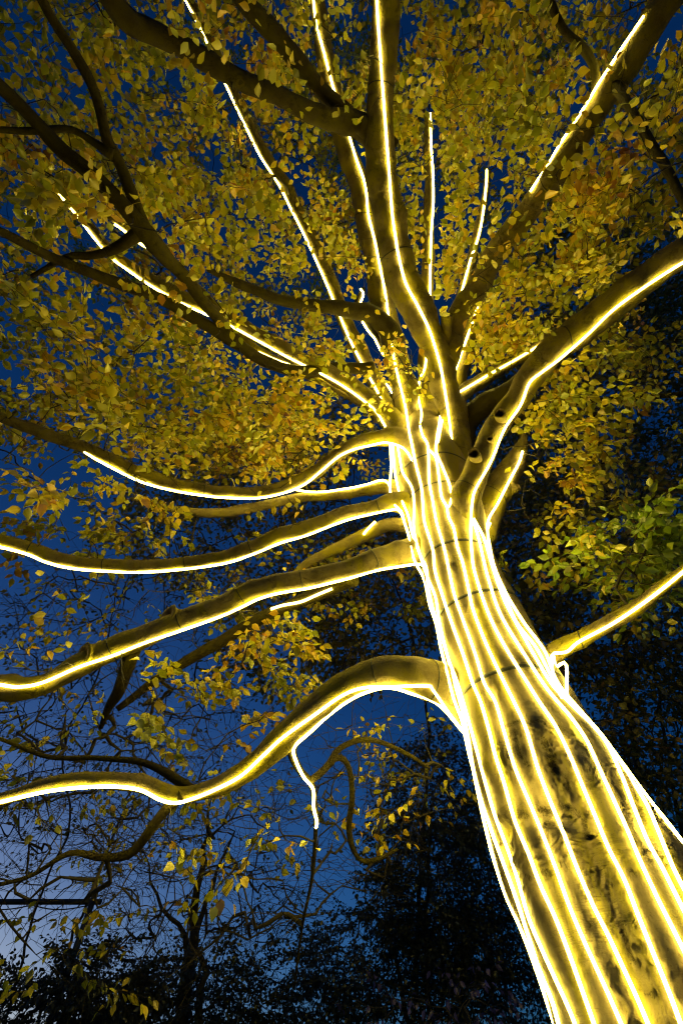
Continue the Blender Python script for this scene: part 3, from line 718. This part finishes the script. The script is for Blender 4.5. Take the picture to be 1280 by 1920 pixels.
# ------------------------------------------------------------------ black ties round trunk and limbs
def strap(key, u, v, width, label, lift=0.004, tilt=0.0, arc=None):
    L = LIMBS[key]
    pu, pv, pz = project(L.c)
    i = int(np.argmin((pu - u) ** 2 + (pv - v) ** 2))
    rows = []
    n = L.sides
    ds = np.mean(np.diff(L.s))
    half = width / 2 / ds
    for e, lf in ((-half, lift * 0.2), (-half, lift), (half, lift), (half, lift * 0.2)):
        ring = []
        for j in range(n):
            f = i + e + tilt * L.r[i] / ds * math.cos(2 * math.pi * j / n + 0.8)
            f = min(max(f, 0), len(L.c) - 1.001)
            a = int(f); w = f - a
            p = L.v[a, j] * (1 - w) + L.v[a + 1, j] * w
            ring.append(p + L.d[a, j] * lf)
        rows.append(np.array(ring))
    name = 'cable_strap' if key == 'trunk' else 'cable_tie'
    o = link(name, mesh(name, np.concatenate(rows), tube_faces(4, n, False)), BLACK)
    tag(o, label, 'strap', 'black straps holding the rope lights')
    return o


strap('trunk', 815, 910, 0.022, 'black strap round the top of the trunk just under the fork', tilt=0.06)
strap('trunk', 832, 962, 0.012, 'thin black strap across the trunk beneath the topmost one', tilt=0.12)
strap('trunk', 858, 1062, 0.030, 'black strap round the trunk level with the thickest sagging limb')
strap('trunk', 890, 1155, 0.030, 'black strap round the trunk midway between two limbs', tilt=0.03)
strap('trunk', 952, 1312, 0.026, 'lowest black strap, round the trunk just above the burls', tilt=0.12)
for key, u, v, lab in [
    ('c', 700, 1050, 'thin dark tie on the thickest sagging limb, closest to the trunk'), ('c', 562, 1082, 'thin dark tie on the thickest sagging limb, second from the trunk'), ('c', 445, 1112, 'thin dark tie on the thickest sagging limb, third from the trunk'),
    ('c', 335, 1156, 'thin dark tie on the thickest sagging limb, beside its small knot'), ('c', 205, 1205, 'thin dark tie on the thickest sagging limb, next to the blunt knob'),
    ('b', 705, 951, 'dark tie on the second sagging limb, closest to the trunk'), ('b', 470, 1028, 'dark tie halfway along the second sagging limb'), ('b', 345, 1058, 'dark tie on the second sagging limb, third from the trunk'), ('b', 195, 1060, 'dark tie on the second sagging limb near hanging brown leaves'), ('b', 60, 1032, 'dark tie on the second sagging limb, farthest from the trunk'),
    ('a', 245, 885, 'dark tie on the uppermost sagging limb, near where its light ends'), ('a', 385, 922, 'dark tie on the uppermost sagging limb at its lowest sag'),
    ('M', 722, 170, 'dark tie high on the thickest central stem'), ('M', 741, 480, 'dark tie at the bend of the thickest central stem'), ('M', 846, 800, 'dark tie low on the thickest central stem'), ('M', 852, 860, 'lowest dark tie on the thickest central stem, at its foot'),
    ('L8', 886, 925, 'dark tie at the foot of the limb with sawn stubs'), ('L8', 940, 800, 'dark tie between the stubs of the sawn limb'), ('L8', 1060, 640, 'dark tie farther out on the limb with sawn stubs'),
    ('L10', 930, 935, 'dark tie on the short broken-off limb'), ('d', 805, 1275, 'dark tie on the lowest crooked limb beside the trunk'), ('d', 700, 1268, 'dark tie on top of the lowest crooked limb arch'), ('L11', 1085, 1200, 'dark tie on the thin low limb by the dark wood'), ('L4', 684, 408, 'dark tie halfway up the slim stem behind the central one')]:
    strap(key, u, v, 0.008, lab, 0.003, tilt=0.25)

# ------------------------------------------------------------------ what must stay clear of leaves
MU, MV, CS = 172, 252, 8
clear_z = np.full((MV, MU), -1.0)
clear_p = np.zeros((MV, MU))


def stamp(u, v, z, rad, p):
    x0, x1 = int((u - rad) / CS) + 6, int((u + rad) / CS) + 6
    y0, y1 = int((v - rad) / CS) + 6, int((v + rad) / CS) + 6
    for y in range(max(0, y0), min(MV - 1, y1) + 1):
        for x in range(max(0, x0), min(MU - 1, x1) + 1):
            cu, cv = (x - 6 + .5) * CS, (y - 6 + .5) * CS
            if (cu - u) ** 2 + (cv - v) ** 2 <= (rad + 3) ** 2:
                if z > clear_z[y, x]: clear_z[y, x] = z
                clear_p[y, x] = max(clear_p[y, x], p)


for k, p in [('trunk', 1), ('M', .92), ('c', .97), ('b', .95), ('a', .93), ('d', .95), ('L8', .95), ('L10', .97), ('L11', .97), ('M2', .7), ('L7', .78), ('g', .5), ('g2', .5), ('f', .45), ('L4', .7), ('L6', .5), ('h', .7), ('L5', .5), ('M3', .55), ('d2', .8), ('L8b', .8), ('k2', .6), ('d3', .9), ('d4', .9)]:
    L = LIMBS[k]
    pu, pv, pz = project(L.c)
    for i in range(0, len(pu), 2):
        stamp(pu[i], pv[i], pz[i] + L.r[i], L.r[i] / pz[i] * FPX + 4, p)
for s, z, cl in ROPES:
    for (u, v), zz in zip(s, z):
        stamp(u, v, zz + 0.05, 10, cl)


def keep_mask(p, seed=1):
    u, v, z = project(p)
    x = np.clip((u / CS).astype(int) + 6, 0, MU - 1); y = np.clip((v / CS).astype(int) + 6, 0, MV - 1)
    inside = (u > -48) & (u < 1320) & (v > -48) & (v < 1960) & (z > 0.1)
    blocked = inside & (clear_z[y, x] > z) & (np.random.default_rng(seed).random(len(u)) < clear_p[y, x])
    near = np.linalg.norm(p - CAM, axis=1) < 1.3
    return ~(blocked | near)


# ------------------------------------------------------------------ twigs and leaves
def grow(pos0, own0, tips, step=0.14, wig=0.16, sd=1, rise=0.0):
    g = np.random.default_rng(sd)
    n0 = len(pos0)
    cap = n0 + len(tips) * 60
    X = np.zeros((cap, 3)); X[:n0] = pos0
    own = np.zeros(cap, int); own[:n0] = own0
    par = np.full(cap, -1)
    n = n0
    dmin = np.array([np.min(np.sum((pos0 - t) ** 2, 1)) for t in tips])
    order = np.argsort(dmin)
    polys, ends = [], []
    for ti in order:
        t = tips[ti]
        d = np.sum((X[:n] - t) ** 2, 1)
        i = int(np.argmin(d)); A = X[i]
        Lg = math.sqrt(d[i])
        if Lg < 0.03: continue
        m = int(min(55, max(2, round(Lg / step))))
        ctrl = A + (t - A) * 0.5 + g.normal(size=3) * wig * Lg + np.array([0, 0, rise * Lg])
        k = (np.arange(1, m + 1) / m)[:, None]
        pts = (1 - k) ** 2 * A + 2 * k * (1 - k) * ctrl + k ** 2 * t
        if m > 2: pts[:-1] += g.normal(size=(m - 1, 3)) * 0.07 * step
        X[n:n + m] = pts; own[n:n + m] = own[i]
        par[n] = i; par[n + 1:n + m] = np.arange(n, n + m - 1)
        polys.append(np.concatenate([[i], np.arange(n, n + m)]))
        ends.append((t, norm(t - pts[-2] if m > 1 else t - A), own[i]))
        n += m
    cnt = np.zeros(n)
    for p in polys: cnt[p[-1]] += 1
    for i in range(n - 1, n0 - 1, -1):
        cnt[par[i]] += cnt[i]
    return X[:n], cnt, own[:n], polys, ends, n0


def twig_tubes(res, bags, rt=0.0026, ex=0.45, rmax=0.06, sides=5):
    X, cnt, own, polys, ends, n0 = res
    for p in polys:
        r = np.minimum(rt * np.maximum(cnt[p], 1) ** ex, rmax)
        r[0] = r[1] if p[0] < n0 else min(r[0], r[1] * 1.3)
        r[-1] *= 0.6
        v, f = tube(X[p], r, sides, False)
        bags.setdefault(int(own[p[-1]]), Bag()).add(v, f)


def make_spray(g, length=0.5, nside=4, gap=0.055):
    leaves, segs = [], []
    def axis(o, d, L, lvl):
        a = o.copy(); m = max(2, int(L / 0.09)); pd = d.copy()
        pts = [a]
        for _ in range(m):
            pd = norm(pd + g.normal(size=3) * [0.10, 0.12, 0.05])
            a = a + pd * L / m; pts.append(a)
        pts = np.array(pts)
        for q in range(m): segs.append((pts[q], pts[q + 1], 0.0022 if lvl == 0 else 0.0015))
        s = 0.03 if lvl else 0.05; side = g.choice([-1, 1])
        while s < L:
            f = s / L * m; i = min(int(f), m - 1); o_ = pts[i] + (pts[i + 1] - pts[i]) * (f - i); dd = norm(pts[i + 1] - pts[i])
            pe = np.array([-dd[1], dd[0], 0]) * side
            an = g.uniform(0.65, 1.15)
            leaves.append((o_, norm(dd * math.cos(an) + pe * math.sin(an) + [0, 0, g.normal() * 0.2]), g.uniform(0.75, 1.15)))
            side = -side; s += gap * g.uniform(0.8, 1.3)
        leaves.append((pts[-1], pd, g.uniform(0.8, 1.1)))
        return pts
    mp = axis(np.zeros(3), np.array([1.0, 0, 0]), length, 0)
    sd = 1
    for q in range(nside):
        f = (0.12 + 0.7 * q / max(1, nside)) * (len(mp) - 1); i = int(f)
        o = mp[i] + (mp[i + 1] - mp[i]) * (f - i); dd = norm(mp[i + 1] - mp[i])
        an = g.uniform(0.6, 1.0) * sd; sd = -sd
        d = norm(np.array([dd[0] * math.cos(an) - dd[1] * math.sin(an), dd[0] * math.sin(an) + dd[1] * math.cos(an), g.normal() * 0.12]))
        axis(o, d, length * g.uniform(0.35, 0.65) * (1 - 0.45 * q / nside), 1)
    return ([np.array([x[0] for x in leaves]), np.array([x[1] for x in leaves]), np.array([x[2] for x in leaves])],
            [np.array([x[0] for x in segs]), np.array([x[1] for x in segs]), np.array([x[2] for x in segs])])


_g = np.random.default_rng(3)
SPRAYS = [make_spray(_g, _g.uniform(0.38, 0.62), int(_g.integers(3, 6))) for _ in range(14)]
SPARSE = [make_spray(_g, _g.uniform(0.3, 0.55), int(_g.integers(1, 3)), 0.11) for _ in range(8)]


def foliage(name, bag, twig_mat, A, g, leaf_mat, parent):
    nf = sum(sum(len(x) for x in q) for q in bag.q.values())
    tri, quad, V = leaf_geo(*A, g)
    qd = {k: [np.concatenate(x)] for k, x in bag.q.items()}
    me = mesh(name, np.concatenate(bag.v + [V]), [x[0] for x in qd.values()] + [tri + bag.n, quad + bag.n])
    mi = np.zeros(len(me.polygons), np.int32); mi[nf:] = 1
    o = link(name, me, twig_mat, parent, smooth=False)
    me.materials.append(leaf_mat)
    me.polygons.foreach_set('material_index', mi)
    return o


def leaf_geo(pos, d, nrm, ln, g, wide=0.66):
    n = len(pos)
    d = norm(d); nrm = norm(nrm - d * np.sum(nrm * d, 1, keepdims=True)); w = np.cross(nrm, d)
    fold = g.uniform(0.05, 0.45, n); curl = g.uniform(-0.15, 0.35, n); wd = wide * g.uniform(0.85, 1.15, n)
    # petiole-tip outline of a beech leaf: x along, y across
    prof = [(0.0, 0.0), (0.06, 0.0), (0.28, 0.42), (0.56, 0.48), (0.82, 0.27), (1.0, 0.0)]
    V = []
    def pt(x, y, sgn):
        z = (abs(y) * fold - curl * x * x) * ln
        return pos + d * (x * ln)[:, None] + w * (sgn * y * wd * ln)[:, None] + nrm * z[:, None]
    one = np.ones(n)
    mids = [pt(x * one, 0 * one, 1) for x in (0.02, 0.26, 0.54, 0.80, 1.03)]
    lf = [pt(x * one, y * one, 1) for x, y in ((0.26, 0.40), (0.54, 0.47), (0.80, 0.23))]
    rg = [pt(x * one, y * one, -1) for x, y in ((0.26, 0.40), (0.54, 0.47), (0.80, 0.23))]
    V = np.stack(mids + lf + rg, 1).reshape(-1, 3)   # 11 per leaf
    b = (np.arange(n) * 11)[:, None]
    tri = np.concatenate([b + np.array([[0, 5, 1]]), b + np.array([[3, 7, 4]]), b + np.array([[0, 1, 8]]), b + np.array([[3, 4, 10]])])
    quad = np.concatenate([b + np.array([[1, 5, 6, 2]]), b + np.array([[2, 6, 7, 3]]), b + np.array([[1, 2, 9, 8]]), b + np.array([[2, 3, 10, 9]])])
    return tri, quad, V


def sprays(ends, temps, scale, leaf_len, droop, seed, flat=0.8, keep=None):
    """returns dict owner -> (leaf arrays), dict owner -> twig segments"""
    g = np.random.default_rng(seed)
    out, seg = {}, {}
    for (p, d, own) in ends:
        lv, sg = temps[int(g.integers(len(temps)))]
        sc = scale * g.uniform(0.75, 1.2)
        X = norm(d * np.array([1, 1, 0.55]) + g.normal(size=3) * 0.15)
        up = norm(np.array([0, 0, 1.0]) + g.normal(size=3) * (1 - flat))
        Z = up - X * (up @ X); Z = norm(Z); Y = np.cross(Z, X)
        M = np.stack([X, Y, Z])            # rows
        lp = p + (lv[0] * sc) @ M
        ld = lv[1] @ M
        n = len(lp)
        ld = norm(ld + np.array([0, 0, -1.0]) * (droop * g.uniform(0.2, 1.3, n))[:, None] + g.normal(size=(n, 3)) * 0.22)
        nr = norm(Z + g.normal(size=(n, 3)) * 0.52)
        o = out.setdefault(own, [[], [], [], []])
        o[0].append(lp); o[1].append(ld); o[2].append(nr); o[3].append(lv[2] * leaf_len * g.uniform(0.85, 1.15))
        s = seg.setdefault(own, [[], [], []])
        s[0].append(p + (sg[0] * sc) @ M); s[1].append(p + (sg[1] * sc) @ M); s[2].append(sg[2])
    return out, seg


def seg_mesh_add(bag, a, b, r):
    t = norm(b - a); ref = np.where(np.abs(t[:, 2:3]) < 0.9, np.array([[0, 0, 1.0]]), np.array([[1.0, 0, 0]]))
    n = norm(np.cross(t, ref)); m = np.cross(t, n)
    k = len(a); vs = []
    for e in (a, b):
        for q in range(3):
            an = q * 2.0944
            vs.append(e + r[:, None] * (math.cos(an) * n + math.sin(an) * m))
    v = np.stack(vs, 1).reshape(-1, 3)
    base = (np.arange(k) * 6)[:, None]
    f = np.concatenate([base + np.array([[q, (q + 1) % 3, 3 + (q + 1) % 3, 3 + q]]) for q in range(3)])
    bag.add(v, [f])


def zone(cu, cv, ru, rv, z0, z1, n, g):
    out = []
    while len(out) < n:
        a, b = g.uniform(-1, 1, 2)
        if a * a + b * b > 1: continue
        out.append(P(cu + a * ru, cv + b * rv, g.uniform(z0, z1)))
    return out


gz = np.random.default_rng(21)
# leafy tips: (centre u, v, half sizes, depth range, number)
LEAFY = [
    (180, 150, 330, 330, 3.6, 6.6, 180), (480, 330, 300, 330, 5.2, 7.6, 190), (170, 560, 300, 260, 3.5, 6.2, 150), (520, 80, 260, 160, 4.6, 6.6, 110),
    (330, 760, 330, 130, 4.4, 6.6, 120), (80, 830, 170, 130, 3.1, 4.6, 40), (480, 720, 170, 100, 5.0, 6.4, 60),
    (830, 120, 190, 200, 4.6, 7.2, 110), (1060, 150, 280, 220, 3.6, 6.6, 150), (1180, 330, 180, 130, 3.4, 5.2, 60), (900, 330, 170, 150, 5.2, 8.0, 70),
    (1010, 530, 150, 85, 4.4, 5.8, 60), (930, 620, 100, 80, 5.2, 6.4, 40), (1040, 760, 90, 90, 4.3, 5.3, 26), (1010, 860, 90, 110, 4.5, 5.5, 26), (1130, 660, 120, 90, 4.4, 6.4, 22),
    (1190, 1070, 85, 70, 3.8, 4.7, 44), (1120, 900, 130, 160, 4.6, 6.2, 30), (1180, 640, 110, 110, 5.2, 7.2, 26), (960, 1020, 70, 70, 4.8, 6.0, 14), (745, 690, 45, 60, 5.0, 5.7, 9), (480, 900, 110, 25, 4.9, 5.5, 12), (300, 915, 60, 40, 4.1, 4.7, 10), (560, 960, 60, 45, 4.6, 5.2, 6),
    (520, 1220, 130, 90, 3.9, 5.2, 36), (380, 1330, 140, 80, 3.7, 4.9, 28), (560, 1080, 280, 90, 5.6, 7.6, 50), (160, 985, 200, 60, 4.2, 6.0, 22),
    (600, 400, 100, 200, 6.4, 8.0, 80), (530, 790, 170, 60, 5.4, 6.8, 45), (350, 400, 380, 400, 7.4, 9.6, 80), (950, 330, 350, 380, 7.6, 10, 100), (770, 330, 60, 200, 6.6, 8.4, 40), (740, 690, 50, 60, 5.0, 5.8, 14), (430, 845, 210, 45, 5.6, 7.6, 60), (560, 830, 140, 70, 6.2, 8.0, 50), (640, 640, 60, 60, 6.8, 7.8, 16), (400, 330, 420, 340, 9.3, 12, 170), (900, 250, 400, 300, 9.3, 12.5, 170), (890, 520, 60, 120, 6.8, 8.2, 30)]
SPARSE_Z = [(200, 1400, 260, 130, 3.3, 5.0, 34), (420, 1560, 220, 110, 2.9, 4.4, 30), (140, 1740, 160, 130, 3.2, 4.4, 12), (760, 1420, 90, 110, 3.9, 5.2, 20), (730, 1560, 70, 60, 3.4, 4.2, 7), (300, 1700, 160, 130, 3.2, 4.4, 10), (250, 1130, 260, 60, 4.6, 6.5, 24), (30, 1230, 60, 50, 2.7, 3.2, 4), (1180, 900, 110, 200, 4.5, 7.0, 16)]
BARE_Z = [(150, 1420, 260, 190, 3.4, 5.6, 230), (420, 1600, 260, 160, 3.4, 5.4, 190), (120, 1580, 200, 130, 3.0, 4.6, 110), (260, 1150, 330, 110, 4.6, 6.8, 130), (700, 1520, 120, 170, 3.7, 5.4, 110), (230, 1750, 200, 120, 3.2, 4.6, 40), (640, 1400, 200, 120, 4.2, 6.0, 80)]
leafy = np.array([p for zz in LEAFY for p in zone(*zz[:6], max(3, int(zz[6] * 0.94)), gz)])
sparse = np.array([p for zz in SPARSE_Z for p in zone(*zz, gz)])
FREE_Z = [(738, 700, 34, 62, 5.75, 6.1, 12), (715, 655, 30, 25, 5.9, 6.2, 3)]
free = np.array([p for zz in FREE_Z for p in zone(*zz, gz)])
bare = np.array([p for zz in BARE_Z for p in zone(*zz, gz)])

keys = list(LD)
p0, o0 = [], []
for i, k in enumerate(keys):
    L = LIMBS[k]
    m0 = int(len(L.c) * (0.25 if k not in SUB else 0.1))
    p0.append(L.c[m0::3]); o0.append(np.full(len(L.c[m0::3]), i))
p0 = np.concatenate(p0); o0 = np.concatenate(o0)
OWN = {i: top_key(k) for i, k in enumerate(keys)}
o0 = np.array([keys.index(OWN[i]) for i in o0])
nl, ns = len(leafy), len(sparse)
alltips = np.concatenate([leafy, sparse, free, bare])
kind_of = {tuple(np.round(t, 6)): (0 if i < nl else 1 if i < nl + ns else 3 if i < nl + ns + len(free) else 2) for i, t in enumerate(alltips)}
res = grow(p0, o0, alltips, sd=5)
bags = {}
twig_tubes(res, bags, rt=0.0021)
ends = res[4]
e0 = [e for e in ends if kind_of[tuple(np.round(e[0], 6))] == 0]
e1 = [e for e in ends if kind_of[tuple(np.round(e[0], 6))] == 1]
e3 = [e for e in ends if kind_of[tuple(np.round(e[0], 6))] == 3]
e2 = [e for e in ends if kind_of[tuple(np.round(e[0], 6))] == 2]
# more sprays along the leafy branchlets themselves
X, cnt, own, polys, _, n0 = res
gx_ = np.random.default_rng(8)
tipset = {tuple(np.round(e[0], 6)) for e in e0}
for p in polys:
    if tuple(np.round(X[p[-1]], 6)) in tipset:
        for i in range(2, len(p) - 1, 3):
            if gx_.random() < 0.45:
                d = norm(norm(X[p[i]] - X[p[i - 1]]) + gx_.normal(size=3) * 0.7)
                e0.append((X[p[i]], d, own[p[i]]))
def gap(p):          # light and dark clumps: whole sprays missing here and there
    q = noise.noise(Vector(p) * 1.15) + 0.5 * noise.noise(Vector(p) * 2.9 + Vector((9, 0, 0)))
    return q > -0.06
e0 = [e for e in e0 if gap(e[0])]
lv0, sg0 = sprays(e0, SPRAYS, 1.0, 0.096, 0.45, 11)
lv1, sg1 = sprays(e1, SPARSE, 1.0, 0.074, 0.9, 12)
lv3, sg3 = sprays(e3, SPARSE, 0.8, 0.090, 0.6, 14)
lv2, sg2 = sprays(e2, SPARSE, 1.0, 0.0, 0.5, 13)
for sg in (sg0, sg1, sg2, sg3):
    for o_, (a, b, r) in sg.items():
        a, b, r = np.concatenate(a), np.concatenate(b), np.concatenate(r)
        k = keep_mask((a + b) / 2, 5)
        if k.any(): seg_mesh_add(bags.setdefault(int(o_), Bag()), a[k], b[k], r[k])
n_leaf = 0
for o_ in set(lv0) | set(lv1) | set(lv3):
    parts = [x[o_] for x in (lv0, lv1) if o_ in x]
    A = [np.concatenate([np.concatenate(q[i]) for q in parts]) if parts else (np.zeros((0, 3)) if i < 3 else np.zeros(0)) for i in range(4)]
    if parts:
        k = keep_mask(A[0] + A[1] * A[3][:, None] * 0.5, 9)
        A = [a[k] for a in A]
    if o_ in lv3: A = [np.concatenate([a] + lv3[o_][i]) for i, a in enumerate(A)]
    n_leaf += len(A[0])
    if not len(A[0]): continue
    foliage('foliage', bags.pop(o_), TWIG, A, np.random.default_rng(int(o_)), LEAF_GREEN if keys[o_] in ('L11', 'L9', 'i') else LEAF, LIMBS[keys[o_]].ob)
for o_, bag in bags.items():
    link('twigs', bag.mesh('twigs'), TWIG, LIMBS[keys[o_]].ob)
print('leaves', n_leaf, 'twig nodes', len(X))


# ------------------------------------------------------------------ the trees and shrubs behind
def far_tree(name, cat, label, u, zb, stems, zones, leaf, leaf_len, bark=FAR_BARK, temps=SPARSE, sd=1, rt=0.004, scale=1.0, bare=0.0, step=0.3, group=None, r0=0.2, rise=0.05, rmax=0.09, droop=0.5):
    g = np.random.default_rng(sd)
    gp = P(u, 1920, zb); base = np.array([gp[0], gp[1], 0.0])
    root = empty(name, base, label, cat, group)
    p0 = []
    tb = Bag()
    for st in stems:
        c4 = [[base[0], base[1], -0.05, r0 * 1.4], [base[0], base[1], 0.4, r0]]
        for (su, sv, sz, sr) in st: c4.append([*P(su, sv, sz), sr])
        c4 = spline(np.array(c4), 0.25)
        c4[1:, :3] += g.normal(size=(len(c4) - 1, 3)) * 0.02
        v, f = tube(c4[:, :3], c4[:, 3], 9)
        tb.add(v, f); p0.append(c4[3:, :3])
    link('trunk', tb.mesh('trunk'), bark, root)
    p0 = np.concatenate(p0)
    tips = np.array([p for zz in zones for p in zone(*zz, g)])
    res = grow(p0, np.zeros(len(p0), int), tips, step=step, sd=sd, rise=rise, wig=0.14)
    bags = {}
    twig_tubes(res, bags, rt=rt, ex=0.46, rmax=rmax, sides=4)
    e = res[4]
    X, cnt, own, polys, _, n0 = res
    for p in polys:
        for i in range(2, len(p) - 1, 2):
            e.append((X[p[i]], norm(norm(X[p[i]] - X[p[i - 1]]) + g.normal(size=3) * 0.8), 0))
    lv, sg = sprays(e, temps, scale, leaf_len, droop, sd + 50, 0.6)
    a, b, r = (np.concatenate(q) for q in sg[0])
    seg_mesh_add(bags[0], a, b, r * rt / 0.0026)
    A = [np.concatenate(q) for q in lv[0]]
    k = g.random(len(A[0])) > bare
    A = [x[k] for x in A]
    foliage('crown', bags[0], bark, A, g, leaf, root)
    return root


BIG = [make_spray(_g, _g.uniform(0.8, 1.2), 5, 0.12) for _ in range(8)]
DENSE = [make_spray(_g, _g.uniform(0.6, 0.9), 5, 0.06) for _ in range(8)]
far_tree('bare_tree', 'tree', 'almost leafless tree with several thin dark stems in front of pale dusk sky', 350, 8.5,
         [[(358, 1800, 8.4, .10), (365, 1700, 8.4, .075), (385, 1580, 8.3, .04), (395, 1500, 8.2, .015)], [(360, 1790, 8.5, .07), (400, 1650, 8.8, .035), (440, 1560, 9, .015)], [(350, 1800, 8.5, .06), (300, 1700, 8.6, .03), (270, 1600, 8.8, .012)]],
         [(400, 1600, 220, 190, 7.5, 9.5, 260), (330, 1790, 200, 90, 7.8, 9.2, 130), (480, 1760, 140, 130, 7.8, 9.2, 130)], FAR_LEAF, 0.09, bare=0.9, sd=31, rt=0.0042)
far_tree('evergreen_bush', 'bush', 'dark evergreen bush at the foot of the leafless many-stemmed tree', 380, 7.9,
         [[(380, 1850, 7.8, .06), (370, 1780, 7.8, .02)]], [(400, 1880, 150, 90, 7.2, 8.6, 130), (330, 1910, 130, 50, 7.0, 8.6, 60)], DARK_LEAF, 0.07, temps=DENSE, sd=32, scale=0.8, r0=0.08)
far_tree('evergreen_bush', 'bush', 'rounded dark bush beneath the dark pole and crossbar', 130, 7.6,
         [[(130, 1870, 7.5, .06), (150, 1810, 7.5, .02)]], [(70, 1890, 150, 50, 6.8, 8.4, 100), (180, 1860, 70, 80, 6.8, 8.4, 110)], DARK_LEAF, 0.07, temps=DENSE, sd=33, scale=0.7, r0=0.08)
far_tree('thicket_tree', 'tree', 'broad dense dark tree with fine twigs directly behind the lit trunk', 800, 8.0,
         [[(800, 1800, 8, .05), (800, 1650, 8, .035), (810, 1500, 8, .015)], [(740, 1800, 8, .035), (690, 1700, 8, .015)], [(870, 1780, 8, .035), (900, 1640, 8, .015)]],
         [(820, 1500, 75, 110, 7.4, 8.8, 150), (830, 1650, 130, 150, 7.0, 9.2, 420), (760, 1800, 190, 110, 7.0, 9.2, 420), (930, 1820, 130, 150, 6.8, 8.6, 300), (640, 1890, 120, 50, 7, 8.6, 90)], DARK_LEAF, 0.062, temps=DENSE, sd=34, bare=0.30, scale=0.8, rt=0.003, r0=0.08, rmax=0.035)
far_tree('purple_lit_shrub', 'shrub', 'low shrub with drooping leaves painted with purple light at the foot of the dense dark tree', 880, 5.4,
         [[(880, 1935, 5.4, .03), (870, 1890, 5.4, .015)]], [(885, 1885, 70, 45, 5.0, 5.8, 22), (760, 1890, 110, 30, 5.2, 6.0, 12)], PURPLE_LIT_LEAF, 0.085, temps=SPARSE, sd=35, bare=0.65, scale=0.8, r0=0.03, droop=1.6)
far_tree('woodland_tree', 'tree', 'tall dark-leaved woodland tree nearest behind the thin low lit limb', 1230, 8.5,
         [[(1200, 1500, 8.8, .035), (1170, 1380, 9, .03), (1180, 1250, 9.2, .028), (1120, 1050, 9.8, .02), (1100, 900, 10.5, .015)], [(1240, 1350, 9, .03), (1225, 1150, 9.2, .02), (1270, 950, 9.8, .015)]],
         [(1140, 1080, 220, 210, 7.0, 10, 300), (1190, 1370, 140, 190, 7.0, 9.5, 250), (1010, 1040, 110, 130, 7.5, 10, 110)], FAR_LEAF, 0.12, temps=BIG, sd=36, scale=0.9, bare=0.35, rmax=0.035, r0=0.08)
far_tree('woodland_tree', 'tree', 'tall dark tree filling the upper wood beyond the limb with sawn stubs', 1150, 11.0,
         [[(1190, 1400, 11, .08), (1150, 1000, 12, .06), (1100, 700, 13, .04), (1090, 550, 14, .02)]],
         [(1130, 760, 210, 200, 10.5, 14, 300), (1150, 540, 190, 150, 11, 14, 180), (960, 800, 90, 160, 11, 13, 70)], FAR_LEAF, 0.15, temps=BIG, sd=37, scale=1.1, bare=0.3, rmax=0.045, r0=0.1)
far_tree('woodland_tree', 'tree', 'olive-leaved tree half hidden behind the trunk between the sagging limbs', 730, 9.5,
         [[(790, 1600, 9.5, .04), (800, 1350, 9.7, .03), (760, 1150, 10, .025), (700, 1020, 10.3, .015)]],
         [(710, 1130, 150, 140, 8.8, 11, 190), (560, 1180, 120, 110, 9, 10.5, 70), (460, 990, 260, 110, 9.6, 12, 150), (500, 860, 200, 90, 9.6, 12, 100)], FAR_LEAF, 0.12, temps=BIG, sd=38, scale=0.8, bare=0.25, r0=0.07, rmax=0.035)
far_tree('bare_tree', 'tree', 'fine-twigged bare tree spreading far behind the sagging limbs', 60, 11.0,
         [[(70, 1700, 11, .028), (130, 1550, 11.1, .024), (120, 1400, 11, .02), (190, 1250, 11.4, .02), (220, 1100, 11.8, .012)], [(200, 1600, 11, .03), (260, 1450, 11.1, .02), (320, 1350, 11.2, .012)]],
         [(200, 1280, 330, 250, 9.0, 12.5, 480), (140, 1540, 220, 110, 9.8, 12, 130)], FAR_LEAF, 0.10, sd=39, rt=0.0045, bare=0.68, step=0.35, r0=0.04, rmax=0.026)

# ------------------------------------------------------------------ dark pole with crossbar
pb = P(150, 1780, 9.0); ptop = P(174, 1690, 9.0)
px_, py_ = ptop[0], ptop[1]
pole = empty('lamp_pole', (px_, py_, 0), 'thin dark pole with a long level crossbar over the rounded bush', 'pole')
v, f = tube(np.array([[px_, py_, z] for z in (-0.1, 0.5, 2.0, ptop[2] - 0.5, ptop[2] + 0.16)]), [0.075, 0.07, 0.065, 0.06, 0.055], 12)
link('post', mesh('post', v, f), STEEL, pole)
e1_ = P(190, 1691, 9.0); e2_ = P(-140, 1691, 9.0)
b = Bag(); v, f = tube(np.linspace(e1_, e2_, 6), 0.048, 8); b.add(v, f)
link('crossbar', b.mesh('crossbar'), STEEL, pole)
k = np.linspace(0, 1, 30)[:, None]
cab = P(168, 1697, 9) * (1 - k) + P(-140, 1697, 9) * k; cab[:, 2] -= 0.07 * np.abs(np.sin(k[:, 0] * 9))
v, f = tube(cab, 0.010, 6); link('cable', mesh('cable', v, f), BLACK, pole)
